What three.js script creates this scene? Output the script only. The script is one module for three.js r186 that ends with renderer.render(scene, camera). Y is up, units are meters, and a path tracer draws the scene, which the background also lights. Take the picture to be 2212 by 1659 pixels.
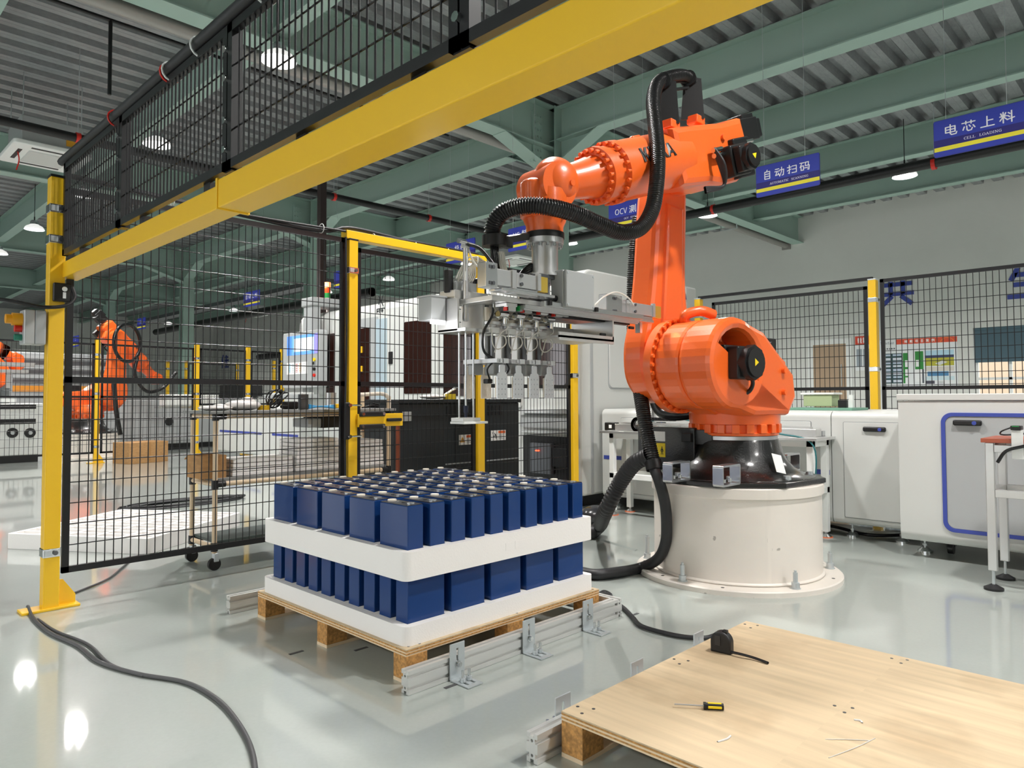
import * as THREE from 'three';
import { mergeGeometries } from 'three/addons/utils/BufferGeometryUtils.js';
import { RoundedBoxGeometry } from 'three/addons/geometries/RoundedBoxGeometry.js';
import { RectAreaLightUniformsLib } from 'three/addons/lights/RectAreaLightUniformsLib.js';
import { TextGeometry } from 'three/addons/geometries/TextGeometry.js';
import { FontLoader } from 'three/addons/loaders/FontLoader.js';

// ---------------------------------------------------------------- camera, sky, lamps, exposure
// World: x runs along the cell fence, -z along the ceiling beams, y up, metres. The camera is 1 m above the floor at the origin.
RectAreaLightUniformsLib.init();
const scene = new THREE.Scene();
const IMG_W = 2212, IMG_H = 1659, FOCAL = 1535.15, SHIFT_Y = 22.6, PITCH = 2.0125 * Math.PI / 180, ROLL = 0.2 * Math.PI / 180, YAW = 45.628 * Math.PI / 180;
const camera = new THREE.PerspectiveCamera(2 * Math.atan(IMG_H / 2 / FOCAL) * 180 / Math.PI, IMG_W / IMG_H, 0.05, 120);
camera.position.set(0, 1, 0);
camera.rotation.order = 'YXZ';
camera.rotation.set(PITCH, -YAW, -ROLL);
camera.setViewOffset(IMG_W, IMG_H, 0, SHIFT_Y, IMG_W, IMG_H);
scene.add(camera);
const renderer = new THREE.WebGLRenderer({ antialias: true });
renderer.toneMapping = THREE.LinearToneMapping;
renderer.toneMappingExposure = 1.04;
renderer.shadowMap.enabled = true;
scene.background = new THREE.Color(0.95, 0.975, 1.0);
scene.backgroundIntensity = 3.0;
const LAMP_ROWS = [-5.2, 3.4, 12.0], LAMP_Z = [6.8, 3.45, 0.1, -3.25, -6.6, -9.95, -13.3, -16.65, -20, -23.4, -26.7, -30, -33.4, -36.7];
const LAMP_Y = 4.4, LAMP_CD = 62, LAMP_COLOR = new THREE.Color(1.0, 0.975, 0.94);

// ---------------------------------------------------------------- small tools
let seed = 12345;
const rnd = () => { seed = (seed * 1664525 + 1013904223) >>> 0; return seed / 4294967296; };
const rr = (a, b) => a + (b - a) * rnd();
const V = (x, y, z) => new THREE.Vector3(x, y, z);
const used = new Map();
const numbered = (n) => { const k = used.get(n) || 0; used.set(n, k + 1); return k ? `${n}_${String(k).padStart(3, '0')}` : n; };
// photo pixel -> direction -> point on a plane (the thing touches that plane)
const camRight = V(Math.cos(YAW), 0, Math.sin(YAW)), flat = V(Math.sin(YAW), 0, -Math.cos(YAW));
const camFwd = flat.clone().multiplyScalar(Math.cos(PITCH)).add(V(0, Math.sin(PITCH), 0)), camUp = V(0, Math.cos(PITCH), 0).addScaledVector(flat, -Math.sin(PITCH));
function pixelRay(px, py) {
  const a = (px - IMG_W / 2) / FOCAL, b = (py - (IMG_H / 2 - SHIFT_Y)) / FOCAL, c = Math.cos(ROLL), s = Math.sin(ROLL);
  return camFwd.clone().addScaledVector(camRight, c * a - s * b).addScaledVector(camUp, -(s * a + c * b));
}
const onY = (px, py, y) => { const d = pixelRay(px, py), t = (y - 1) / d.y; return V(d.x * t, y, d.z * t); };
const onX = (px, py, x) => { const d = pixelRay(px, py), t = x / d.x; return V(x, 1 + d.y * t, d.z * t); };
const onZ = (px, py, z) => { const d = pixelRay(px, py), t = z / d.z; return V(d.x * t, 1 + d.y * t, z); };
const atDepth = (px, py, t) => { const d = pixelRay(px, py); return V(d.x * t, 1 + d.y * t, d.z * t); };

// ---- geometry helpers: all return non-indexed geometry with position, normal, uv (uv in metres)
function metreUV(g) {
  const p = g.attributes.position, n = g.attributes.normal, uv = new Float32Array(p.count * 2);
  for (let i = 0; i < p.count; i++) {
    const ax = Math.abs(n.getX(i)), ay = Math.abs(n.getY(i)), az = Math.abs(n.getZ(i));
    let u, v;
    if (ay >= ax && ay >= az) { u = p.getX(i); v = p.getZ(i); } else if (ax >= az) { u = p.getZ(i); v = p.getY(i); } else { u = p.getX(i); v = p.getY(i); }
    uv[2 * i] = u; uv[2 * i + 1] = v;
  }
  g.setAttribute('uv', new THREE.BufferAttribute(uv, 2));
  return g;
}
function clean(g, keepUV = false) {
  let o = g.index ? g.toNonIndexed() : g;
  for (const k of Object.keys(o.attributes)) if (!['position', 'normal', 'uv'].includes(k)) o.deleteAttribute(k);
  if (!o.attributes.normal) o.computeVertexNormals();
  o.morphAttributes = {};
  if (!keepUV) metreUV(o);
  return o;
}
const merge = (list) => { const a = list.flat(Infinity).map((g) => (g.attributes.uv && !g.index ? g : clean(g))); return a.length === 1 ? a[0] : mergeGeometries(a, false); };
const moved = (g, x, y, z) => g.translate(x, y, z);
const turned = (g, ax, ay = 0, az = 0) => g.applyMatrix4(new THREE.Matrix4().makeRotationFromEuler(new THREE.Euler(ax, ay, az)));
// box from its centre, optionally with rounded edges
function box(w, h, d, x = 0, y = 0, z = 0, r = 0) {
  const g = r > 0 ? new RoundedBoxGeometry(w, h, d, 2, Math.min(r, w / 2.01, h / 2.01, d / 2.01)) : new THREE.BoxGeometry(w, h, d);
  return clean(g.translate(x, y, z));
}
const span = (x0, x1, y0, y1, z0, z1, r = 0) => box(Math.abs(x1 - x0), Math.abs(y1 - y0), Math.abs(z1 - z0), (x0 + x1) / 2, (y0 + y1) / 2, (z0 + z1) / 2, r);
// cylinder between two points
const UPV = V(0, 1, 0);
function rod(a, b, r, r2 = r, seg = 12, open = false) {
  const d = b.clone().sub(a), L = d.length(), g = new THREE.CylinderGeometry(r2, r, L, seg, 1, open);
  g.applyQuaternion(new THREE.Quaternion().setFromUnitVectors(UPV, d.normalize()));
  return clean(g.translate((a.x + b.x) / 2, (a.y + b.y) / 2, (a.z + b.z) / 2));
}
const cyl = (r, h, x, y, z, axis = 'y', seg = 20, r2 = r) => {
  const e = axis === 'y' ? V(0, h / 2, 0) : axis === 'x' ? V(h / 2, 0, 0) : V(0, 0, h / 2), c = V(x, y, z);
  return rod(c.clone().sub(e), c.clone().add(e), r, r2, seg);
};
// square bar between two points (cheap wires)
function bar(a, b, w, h = w, ends = true) {
  const d = b.clone().sub(a), L = d.length(), g = new THREE.BoxGeometry(w, L, h);
  if (Math.abs(d.x) > L * 0.99) g.rotateZ(-Math.PI / 2); else if (Math.abs(d.z) > L * 0.99) g.rotateX(Math.PI / 2);
  else if (Math.abs(d.y) < L * 0.999) g.applyQuaternion(new THREE.Quaternion().setFromUnitVectors(UPV, d.clone().normalize()));
  return clean(g.translate((a.x + b.x) / 2, (a.y + b.y) / 2, (a.z + b.z) / 2));
}
// thin wire: a three-sided prism, 6 triangles
function wire(a, b, r) {
  const d = b.clone().sub(a), L = d.length(), g = new THREE.CylinderGeometry(r, r, L, 4, 1, true);
  g.applyQuaternion(new THREE.Quaternion().setFromUnitVectors(UPV, d.normalize()));
  return clean(g.translate((a.x + b.x) / 2, (a.y + b.y) / 2, (a.z + b.z) / 2));
}
const curve = (pts, tension = 0.5, closed = false) => new THREE.CatmullRomCurve3(pts, closed, 'centripetal', tension);
const tube = (pts, r, seg = 48, rad = 10) => clean(new THREE.TubeGeometry(curve(pts), seg, r, rad, false));
// corrugated hose: rings along a curve
function hose(pts, r, pitch, amp, rad = 16) {
  const c = curve(pts), L = c.getLength(), n = Math.max(8, Math.round(L / pitch)) * 4, g = new THREE.TubeGeometry(c, n, r, rad, false), p = g.attributes.position, per = rad + 1;
  for (let i = 0; i <= n; i++) {
    const ctr = c.getPointAt(i / n), k = i % 4 === 1 || i % 4 === 2 ? 1 + amp / r : 1 - amp / r;
    for (let j = 0; j < per; j++) { const q = i * per + j; p.setXYZ(q, ctr.x + (p.getX(q) - ctr.x) * k, ctr.y + (p.getY(q) - ctr.y) * k, ctr.z + (p.getZ(q) - ctr.z) * k); }
  }
  g.computeVertexNormals();
  return clean(g);
}
// lathe around y from [radius, height] pairs; crease keeps flat steps sharp
function lathe(pts, seg = 40) {
  const flatPts = [];
  pts.forEach(([r, y], i) => { flatPts.push(new THREE.Vector2(r, y)); if (i && i < pts.length - 1) flatPts.push(new THREE.Vector2(r, y)); });
  const parts = [];
  for (let i = 0; i + 1 < pts.length; i++) parts.push(clean(new THREE.LatheGeometry([new THREE.Vector2(...pts[i]), new THREE.Vector2(...pts[i + 1])], seg)));
  return merge(parts);
}
const smoothLathe = (pts, seg = 48) => clean(new THREE.LatheGeometry(pts.map((p) => new THREE.Vector2(...p)), seg));
// extrude a 2D outline [x,y] along +z by depth, optional bevel and holes
function prism(outline, depth, bevel = 0, holes = [], curveSegs = 8) {
  const s = !Array.isArray(outline) ? outline : new THREE.Shape(outline.map((p) => new THREE.Vector2(...p)));
  for (const h of holes) s.holes.push(!Array.isArray(h) ? h : new THREE.Path(h.map((p) => new THREE.Vector2(...p))));
  const g = new THREE.ExtrudeGeometry(s, { depth: depth - 2 * bevel, bevelEnabled: bevel > 0, bevelThickness: bevel, bevelSize: bevel, bevelOffset: -bevel, bevelSegments: 2, curveSegments: curveSegs, steps: 1 });
  return clean(g.translate(0, 0, bevel));
}
function roundRect(x0, y0, x1, y1, r) {
  const s = new THREE.Shape();
  s.moveTo(x0 + r, y0); s.lineTo(x1 - r, y0); s.absarc(x1 - r, y0 + r, r, -Math.PI / 2, 0); s.lineTo(x1, y1 - r); s.absarc(x1 - r, y1 - r, r, 0, Math.PI / 2);
  s.lineTo(x0 + r, y1); s.absarc(x0 + r, y1 - r, r, Math.PI / 2, Math.PI); s.lineTo(x0, y0 + r); s.absarc(x0 + r, y0 + r, r, Math.PI, 1.5 * Math.PI);
  return s;
}
const smoothLoop = (pts, n = 80) => new THREE.CatmullRomCurve3(pts.map(([x, y]) => V(x, y, 0)), true, 'centripetal').getPoints(n).slice(0, -1).map((p) => [p.x, p.y]);
const hexBolt = (x, y, z, r, h, axis = 'y') => cyl(r, h, x, y, z, axis, 6);

// ---- objects
function add(name, geo, m, parent) {
  const o = new THREE.Mesh(Array.isArray(geo) ? merge(geo) : geo, m);
  o.name = parent && parent !== scene ? name : numbered(name);
  o.castShadow = o.receiveShadow = true;
  (parent || scene).add(o);
  return o;
}
function thing(name, label, category, [x, y, z] = [0, 0, 0], turn = 0, group) {
  const o = new THREE.Group(); o.name = numbered(name); scene.add(o);
  o.position.set(x, y, z); o.rotation.y = turn; o.userData = { label, category };
  if (group) o.userData.group = group;
  o.updateMatrixWorld(true);
  return o;
}
const tag = (o, label, category, group) => { Object.assign(o.userData, { label, category }); if (group) o.userData.group = group; return o; };
const struct = (name, geo, m, parent, label) => { const o = add(name, geo, m, parent); if (!parent) { o.userData.kind = 'structure'; if (label) o.userData.label = label; } return o; };
function dup(root, pos, label, turn) {
  const r = root.clone(); r.name = numbered(root.name.replace(/_\d{3}$/, '')); scene.add(r); r.position.set(...pos);
  r.userData = { ...root.userData }; if (label) r.userData.label = label; if (turn !== undefined) r.rotation.y = turn;
  return r;
}
const local = (o, v) => o.worldToLocal(v.clone());

// ---------------------------------------------------------------- procedural textures and materials
const fract = (x) => x - Math.floor(x);
const hash = (x, y, s = 0) => fract(Math.sin(x * 127.1 + y * 311.7 + s * 74.7) * 43758.5453);
function vnoise(x, y, per, s) {
  const xi = Math.floor(x), yi = Math.floor(y), f = x - xi, g = y - yi, u = f * f * (3 - 2 * f), v = g * g * (3 - 2 * g), m = (a) => ((a % per) + per) % per;
  const a = hash(m(xi), m(yi), s), b = hash(m(xi + 1), m(yi), s), c = hash(m(xi), m(yi + 1), s), d = hash(m(xi + 1), m(yi + 1), s);
  return a + (b - a) * u + (c - a) * v + (a - b - c + d) * u * v;
}
const fbm = (x, y, per, s, oct = 4) => { let t = 0, a = 0.5, n = 0; for (let i = 0; i < oct; i++) { t += a * vnoise(x, y, per, s + i * 17); n += a; x *= 2; y *= 2; per *= 2; a *= 0.5; } return t / n; };
function texture(size, fn, metres, srgb = true) {
  const d = new Uint8Array(size * size * 4);
  for (let j = 0; j < size; j++) for (let i = 0; i < size; i++) {
    const c = fn(i / size, j / size), k = 4 * (j * size + i);
    d[k] = Math.max(0, Math.min(255, c[0] * 255)); d[k + 1] = Math.max(0, Math.min(255, c[1] * 255)); d[k + 2] = Math.max(0, Math.min(255, c[2] * 255)); d[k + 3] = 255;
  }
  const t = new THREE.DataTexture(d, size, size);
  t.wrapS = t.wrapT = THREE.RepeatWrapping; t.magFilter = THREE.LinearFilter; t.minFilter = THREE.LinearMipmapLinearFilter; t.generateMipmaps = true;
  if (srgb) t.colorSpace = THREE.SRGBColorSpace;
  t.repeat.set(1 / metres[0], 1 / metres[1]); t.needsUpdate = true;
  return t;
}
const grey = (v) => [v, v, v];
const tone = (hex) => { const c = new THREE.Color(hex); return [c.r, c.g, c.b].map((x) => (x <= 0.0031308 ? 12.92 * x : 1.055 * x ** (1 / 2.4) - 0.055)); };
const S = (color, roughness = 0.5, metalness = 0, more = {}) => new THREE.MeshStandardMaterial({ color, roughness, metalness, ...more });
const PH = (color, roughness, metalness, more) => new THREE.MeshPhysicalMaterial({ color, roughness, metalness, ...more });

const floorCol = texture(512, (u, v) => { const n = fbm(u * 4, v * 4, 4, 1, 6), f = hash(u * 512, v * 512, 3), b = tone('#aeb5b0'); const k = 0.95 + 0.08 * n + 0.02 * (f - 0.5); return b.map((x) => x * k); }, [3.7, 3.7]);
const floorRough = texture(512, (u, v) => grey(0.10 + 0.18 * fbm(u * 6, v * 6, 6, 9, 5)), [2.9, 2.9], false);
const spangle = texture(512, (u, v) => { const a = fbm(u * 40, v * 90, 360, 4, 3), b = fbm(u * 8, v * 8, 8, 5, 4), k = 0.53 + 0.07 * a + 0.08 * b; return [k * 0.985, k, k * 1.015]; }, [1.4, 1.4]);
const plyFace = texture(1024, (v, u) => {
  const w = fbm(u * 2, v * 6, 2, 21, 4), g = fbm(u * 3 + w, v * 60, 6, 22, 4), st = fbm(u * 5, v * 5, 5, 23, 5), band = 0.5 + 0.5 * Math.sin((v * 9 + w * 1.6) * 6.283);
  const k = 0.86 + 0.13 * g + 0.03 * band, dirt = Math.max(0, st - 0.5) * 1.5, b = tone('#dcc5a2');
  return [b[0] * k * (1 - 0.28 * dirt), b[1] * k * (1 - 0.34 * dirt), b[2] * k * (1 - 0.4 * dirt)];
}, [1.15, 1.15]);
const plyEdge = texture(128, (u, v) => { const l = Math.floor(v * 5), t = [0.95, 0.62, 0.9, 0.6, 0.93][l], g = fbm(u * 16, v * 16, 16, 33, 3), b = tone('#d9b98c'); return b.map((x) => x * (t * 0.8 + 0.25 * g)); }, [0.3, 0.02]);
const chip = texture(256, (u, v) => { const a = fbm(u * 40, v * 40, 40, 44, 3), k = 0.72 + 0.45 * a, b = tone('#c99557'); return b.map((x) => x * k); }, [0.3, 0.3]);
const foamBump = texture(256, (u, v) => grey(0.5 + 0.5 * fbm(u * 50, v * 50, 50, 51, 2)), [0.25, 0.25], false);
const castBump = texture(256, (u, v) => grey(fbm(u * 40, v * 40, 40, 61, 3)), [0.22, 0.22], false);
const brushed = texture(256, (u, v) => grey(0.32 + 0.22 * fbm(u * 4, v * 120, 120, 71, 3)), [0.3, 0.3], false);
const cardboard = texture(256, (u, v) => { const k = 0.86 + 0.2 * fbm(u * 12, v * 40, 40, 81, 4), b = tone('#b98d5c'); return b.map((x) => x * k); }, [0.5, 0.5]);
const wornWhite = texture(512, (u, v) => { const n = fbm(u * 5, v * 5, 5, 91, 5), c = fbm(u * 24, v * 24, 24, 92, 4); const b = tone('#efe7de'), k = 0.95 + 0.06 * n; return c > 0.87 ? tone('#b5aea6') : b.map((x) => x * k); }, [1.3, 1.3]);
const wallCol = texture(256, (u, v) => { const b = tone('#dcddd9'), k = 0.97 + 0.05 * fbm(u * 4, v * 4, 4, 95, 4); return b.map((x) => x * k); }, [4, 4]);

const M = {
  floor: PH(0xffffff, 0.3, 0, { map: floorCol, clearcoat: 1, clearcoatRoughness: 0.05, clearcoatRoughnessMap: null, roughnessMap: null }),
  deck: S(0xffffff, 0.5, 0.25, { map: spangle }),
  beam: S('#9cb5ab', 0.55), beamLight: S('#9cb5ab', 0.55),
  wall: S(0xffffff, 0.75, 0, { map: wallCol }), wallDark: S('#8d918f', 0.8),
  yellow: S('#f4c324', 0.32), yellowFlat: S('#e9b61c', 0.5),
  frame: S('#0f0f13', 0.38), wire: S('#0e0e12', 0.4), black: S('#121214', 0.45), rubber: S('#101012', 0.3), blackGloss: PH('#0b0b0d', 0.35, 0, { clearcoat: 0.8, clearcoatRoughness: 0.15, bumpMap: castBump, bumpScale: 0.0012 }),
  orange: PH('#f66a24', 0.34, 0, { clearcoat: 0.5, clearcoatRoughness: 0.18, bumpMap: castBump, bumpScale: 0.00025 }),
  orangeDark: S('#f66a24', 0.38),
  chrome: S('#d9dbdd', 0.14, 1), steel: S('#cfd0d2', 0.34, 0.8), alu: S('#cfd1d4', 0.24, 0.92), aluLight: S('#d3d3d2', 0.3, 0.75), zinc: S('#cdd3d6', 0.36, 0.6), railAlu: S('#dcdcda', 0.36, 0.5), darkSteel: S('#6d6f73', 0.4, 0.8), brass: S('#cdb04e', 0.38, 0.6),
  pipe: S('#9b9894', 0.45, 0.3), silverBox: S('#b9bbbc', 0.42, 0.5),
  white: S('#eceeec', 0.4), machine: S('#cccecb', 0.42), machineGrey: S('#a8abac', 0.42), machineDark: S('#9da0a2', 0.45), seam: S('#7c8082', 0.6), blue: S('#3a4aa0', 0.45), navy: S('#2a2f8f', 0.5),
  foam: S('#f6f3f1', 0.72, 0, { bumpMap: foamBump, bumpScale: 0.0008 }), film: PH('#183c76', 0.16, 0, { specularIntensity: 0.55, clearcoat: 0.12, clearcoatRoughness: 0.03 }), cellTop: S('#1c2030', 0.3), cream: S('#f0e6d8', 0.4), terminal: S('#cfd2d6', 0.25, 0.9),
  ply: S(0xffffff, 0.6, 0, { map: plyFace }), plyEdge: S(0xffffff, 0.7, 0, { map: plyEdge }), chip: S(0xffffff, 0.8, 0, { map: chip }), palePly: S('#e6cfae', 0.7),
  card: S(0xffffff, 0.8, 0, { map: cardboard }), tapeTan: S('#a87b47', 0.5), pedestal: S(0xffffff, 0.42, 0, { map: wornWhite }), trolleyPipe: S('#e0c8a8', 0.4), shelfGrey: S('#8e8f8e', 0.5), darkMat: S('#3d4a47', 0.45),
  red: S('#d3281c', 0.4), green: S('#1f9a4a', 0.4), tieBlue: S('#2277bb', 0.5), cable: S('#232326', 0.5), cableGrey: S('#4d4d4f', 0.5), cabinetDark: S('#1d2226', 0.5), brownGlass: PH('#2a0f0a', 0.08, 0, { clearcoat: 1, clearcoatRoughness: 0.03 }),
  lampShell: S('#c8ccd0', 0.25, 0.9), lampShade: new THREE.MeshStandardMaterial({ color: '#e8ecef', emissive: LAMP_COLOR, emissiveIntensity: 0.7, roughness: 0.3 }), lampGlow: new THREE.MeshStandardMaterial({ color: '#ffffff', emissive: LAMP_COLOR, emissiveIntensity: 3.2, roughness: 0.5 }),
  clearTube: PH('#f1efe9', 0.25, 0, { transmission: 0.45, thickness: 0, ior: 1.4 }), paper: S('#f2f2ef', 0.7), stickerYellow: S('#f2d313', 0.5), blind: S('#4d6672', 0.7), wood: S('#a68a6e', 0.55), doorWood: S('#b39a80', 0.5), tableRed: S('#b05a40', 0.4), plasticWrap: PH('#ece7e4', 0.3, 0, { clearcoat: 0.5, clearcoatRoughness: 0.2 }),
};

// ---------------------------------------------------------------- the hall: floor, walls, ceiling deck, steel frame
const X0 = -8.5, XW = 16.8, Z0 = -40, Z1 = 9, DECK = 5.3;
struct('floor', span(X0, XW + 0.3, -0.15, 0, Z0, Z1), M.floor);
{ // trapezoidal steel decking, ribs along x
  const period = 0.34, top = 0.12, out = [], n = Math.ceil((Z1 - Z0) / period);
  const prof = [[0, 0], [0.165, 0], [0.185, top], [0.32, top], [0.34, 0]];
  for (let i = 0; i < n; i++) for (let k = 0; k < 4; k++) {
    const za = Z0 + i * period + prof[k][0], zb = Z0 + i * period + prof[k + 1][0], ya = DECK + prof[k][1], yb = DECK + prof[k + 1][1];
    const g = new THREE.BufferGeometry();
    g.setAttribute('position', new THREE.Float32BufferAttribute([X0, ya, za, XW, ya, za, XW, yb, zb, X0, ya, za, XW, yb, zb, X0, yb, zb], 3));
    g.computeVertexNormals(); out.push(clean(g));
    if (k === 0 || k === 2) out.push(span(X0, XW, ya - 0.002, ya + 0.004, (za + zb) / 2 - 0.009, (za + zb) / 2 + 0.009));   // stiffening bead
  }
  out.push(span(X0, XW + 0.3, DECK + top + 0.02, DECK + top + 0.14, Z0, Z1));   // concrete slab over the deck
  struct('ceiling', merge(out), M.deck);
}
// right wall with a window opening and a doorway recess
const WIN = { z0: -2.75, z1: -3.5 + 0.0, y0: 0.95, y1: 2.32 };
const winA = onX(2102, 728, XW), winY0 = 1.0;   // left jamb and head of the window as seen over the cabinet
{
  const zl = winA.z, zr = zl + 2.4, yh = winA.y + 0.18, t = 0.3;
  struct('wall_right', [span(XW, XW + t, 0, DECK + 0.14, Z0, zl), span(XW, XW + t, 0, DECK + 0.14, zr, Z1), span(XW, XW + t, 0, winY0, zl, zr), span(XW, XW + t, yh, DECK + 0.14, zl, zr)], M.wall);
  const w = new THREE.Group(); w.name = 'window_1'; w.userData = { kind: 'structure', label: 'bright wall window with a dark roller blind half down' }; scene.add(w);
  add('window_frame', [span(XW + 0.08, XW + 0.16, winY0, winY0 + 0.06, zl, zr), span(XW + 0.08, XW + 0.16, yh - 0.06, yh, zl, zr), span(XW + 0.08, XW + 0.16, winY0, yh, zl, zl + 0.06), span(XW + 0.08, XW + 0.16, winY0, yh, zr - 0.06, zr)], M.white, w);
  for (let k = 1; k < 4; k++) add('mullion', span(XW + 0.09, XW + 0.15, winY0, yh, zl + 0.6 * k - 0.025, zl + 0.6 * k + 0.025), M.white, w);
  add('transom', span(XW + 0.09, XW + 0.15, winY0 + 0.34, winY0 + 0.39, zl, zr), M.white, w);
  add('pane', span(XW + 0.115, XW + 0.12, winY0, yh, zl, zr), PH('#ffffff', 0.02, 0, { transmission: 1, thickness: 0 }), w);
  const b = tag(add('roller_blind', [span(XW + 0.01, XW + 0.025, onX(2150, 782, XW).y, yh - 0.02, zl + 0.02, zr - 0.02), cyl(0.035, zr - zl - 0.04, XW + 0.02, yh - 0.03, (zl + zr) / 2, 'z', 12)], M.blind), 'dark blue grey roller blind hanging in the bright wall window', 'blind');
  // courtyard seen through the window
  tag(add('courtyard_wall', span(XW + 6, XW + 6.3, 0, 2.6, zl - 6, zr + 4), S('#c9b39a', 0.8)), 'pale outdoor wall seen through the window glass', 'wall');
  struct('floor_outside', span(XW + 0.3, XW + 14, -0.2, -0.02, zl - 8, zr + 6), S('#cfc9c0', 0.8));
}
struct('wall_far', span(X0, XW + 0.3, 0, DECK + 0.14, Z0 - 0.3, Z0), M.wall);
{ // left wall, out of the picture: a row of windows lets the day in
  const wz = [-21, -16.5, -12, -7.5, -3, 1.5], ww = 3.2, parts = [span(X0 - 0.3, X0, 0, 1.0, Z0, Z1), span(X0 - 0.3, X0, 3.5, DECK + 0.14, Z0, Z1)]; let z = Z0;
  for (const a of wz) { parts.push(span(X0 - 0.3, X0, 1.0, 3.5, z, a)); z = a + ww; }
  parts.push(span(X0 - 0.3, X0, 1.0, 3.5, z, Z1)); struct('wall_left', parts, M.wall);
  wz.forEach((a, i) => { const w = new THREE.Group(); w.name = `window_${i + 2}`; w.userData = { kind: 'structure', label: 'tall side window letting daylight in from outside' }; scene.add(w);
    add('window_frame', [span(X0 - 0.18, X0 - 0.1, 1.0, 1.06, a, a + ww), span(X0 - 0.18, X0 - 0.1, 3.44, 3.5, a, a + ww), span(X0 - 0.18, X0 - 0.1, 1.06, 3.44, a, a + 0.06), span(X0 - 0.18, X0 - 0.1, 1.06, 3.44, a + ww - 0.06, a + ww)], M.white, w);
    for (const q of [1.07, 2.13]) add('mullion', span(X0 - 0.17, X0 - 0.11, 1.06, 3.44, a + q - 0.025, a + q + 0.025), M.white, w);
    add('pane', span(X0 - 0.145, X0 - 0.14, 1.06, 3.44, a + 0.06, a + ww - 0.06), PH('#ffffff', 0.02, 0, { transmission: 1, thickness: 0 }), w); });
}
struct('wall_near', span(X0, XW + 0.3, 0, DECK + 0.14, Z1, Z1 + 0.3), M.wall);
{ // interior door in the right wall
  const a = onX(1757, 750, XW), b = onX(1828, 752, XW), top = 2.22, d = new THREE.Group();
  d.name = 'door_1'; d.userData = { kind: 'structure', label: 'white framed doorway with a wood coloured door leaf' }; scene.add(d);
  const z0 = a.z, z1 = b.z;
  add('door_frame', [span(XW - 0.03, XW, 0, top + 0.12, z0 - 0.12, z0), span(XW - 0.03, XW, 0, top + 0.12, z1, z1 + 0.12), span(XW - 0.03, XW, top, top + 0.12, z0, z1)], M.white, d);
  add('door_leaf', span(XW - 0.015, XW, 0.01, top, z0, z1), M.doorWood, d);
  add('door_pull', rod(V(XW - 0.05, 1.25, z1 - 0.1), V(XW - 0.05, 1.75, z1 - 0.1), 0.014), M.chrome, d);
}
// I-beams, columns
const iBeamX = (x0, x1, z, yb, h, w) => [span(x0, x1, yb, yb + 0.016, z - w / 2, z + w / 2), span(x0, x1, yb + h - 0.016, yb + h, z - w / 2, z + w / 2), span(x0, x1, yb + 0.016, yb + h - 0.016, z - 0.006, z + 0.006)];
const iBeamZ = (z0, z1, x, yb, h, w) => [span(x - w / 2, x + w / 2, yb, yb + 0.016, z0, z1), span(x - w / 2, x + w / 2, yb + h - 0.016, yb + h, z0, z1), span(x - 0.006, x + 0.006, yb + 0.016, yb + h - 0.016, z0, z1)];
const COLX = 7.95, GIRDZ = [-6.88, -13.8, -20.75, -27.7, 0.6], BEAMX = [3.52, 5.72, 10.15, 12.38, 14.5, -3.1, -0.9, 1.3, -5.3, -7.5];
const rowName = { 3.52: 'over the lit pallet', 5.72: 'above the white machine front', 10.15: 'first beyond the column row', 12.38: 'second beyond the column row', 14.5: 'nearest to the pale wall' };
for (const x of BEAMX) {
  const o = add('ceiling_beam', iBeamZ(Z0, Z1, x, 4.8, 0.49, 0.2), M.beam);
  tag(o, rowName[x] ? `green steel ceiling joist ${rowName[x]}` : 'green steel ceiling joist behind and beside the camera', 'beam', 'ceiling joists');
}
tag(add('column_beam', iBeamZ(Z0, Z1, COLX, 4.79, 0.5, 0.24), M.beam), 'deep green steel beam running over the row of columns', 'beam');
for (const z of GIRDZ) tag(add('cross_beam', iBeamX(X0, XW, z, 4.66, 0.63, 0.26), M.beam), { '-6.88': 'green cross girder beside the grey ceiling pipe', '-13.8': 'green cross girder at the second column', '-20.75': 'green cross girder at the third column', '-27.7': 'green cross girder at the farthest column' }[z] || 'green cross girder above the near floor', 'beam', 'cross girders');
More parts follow.
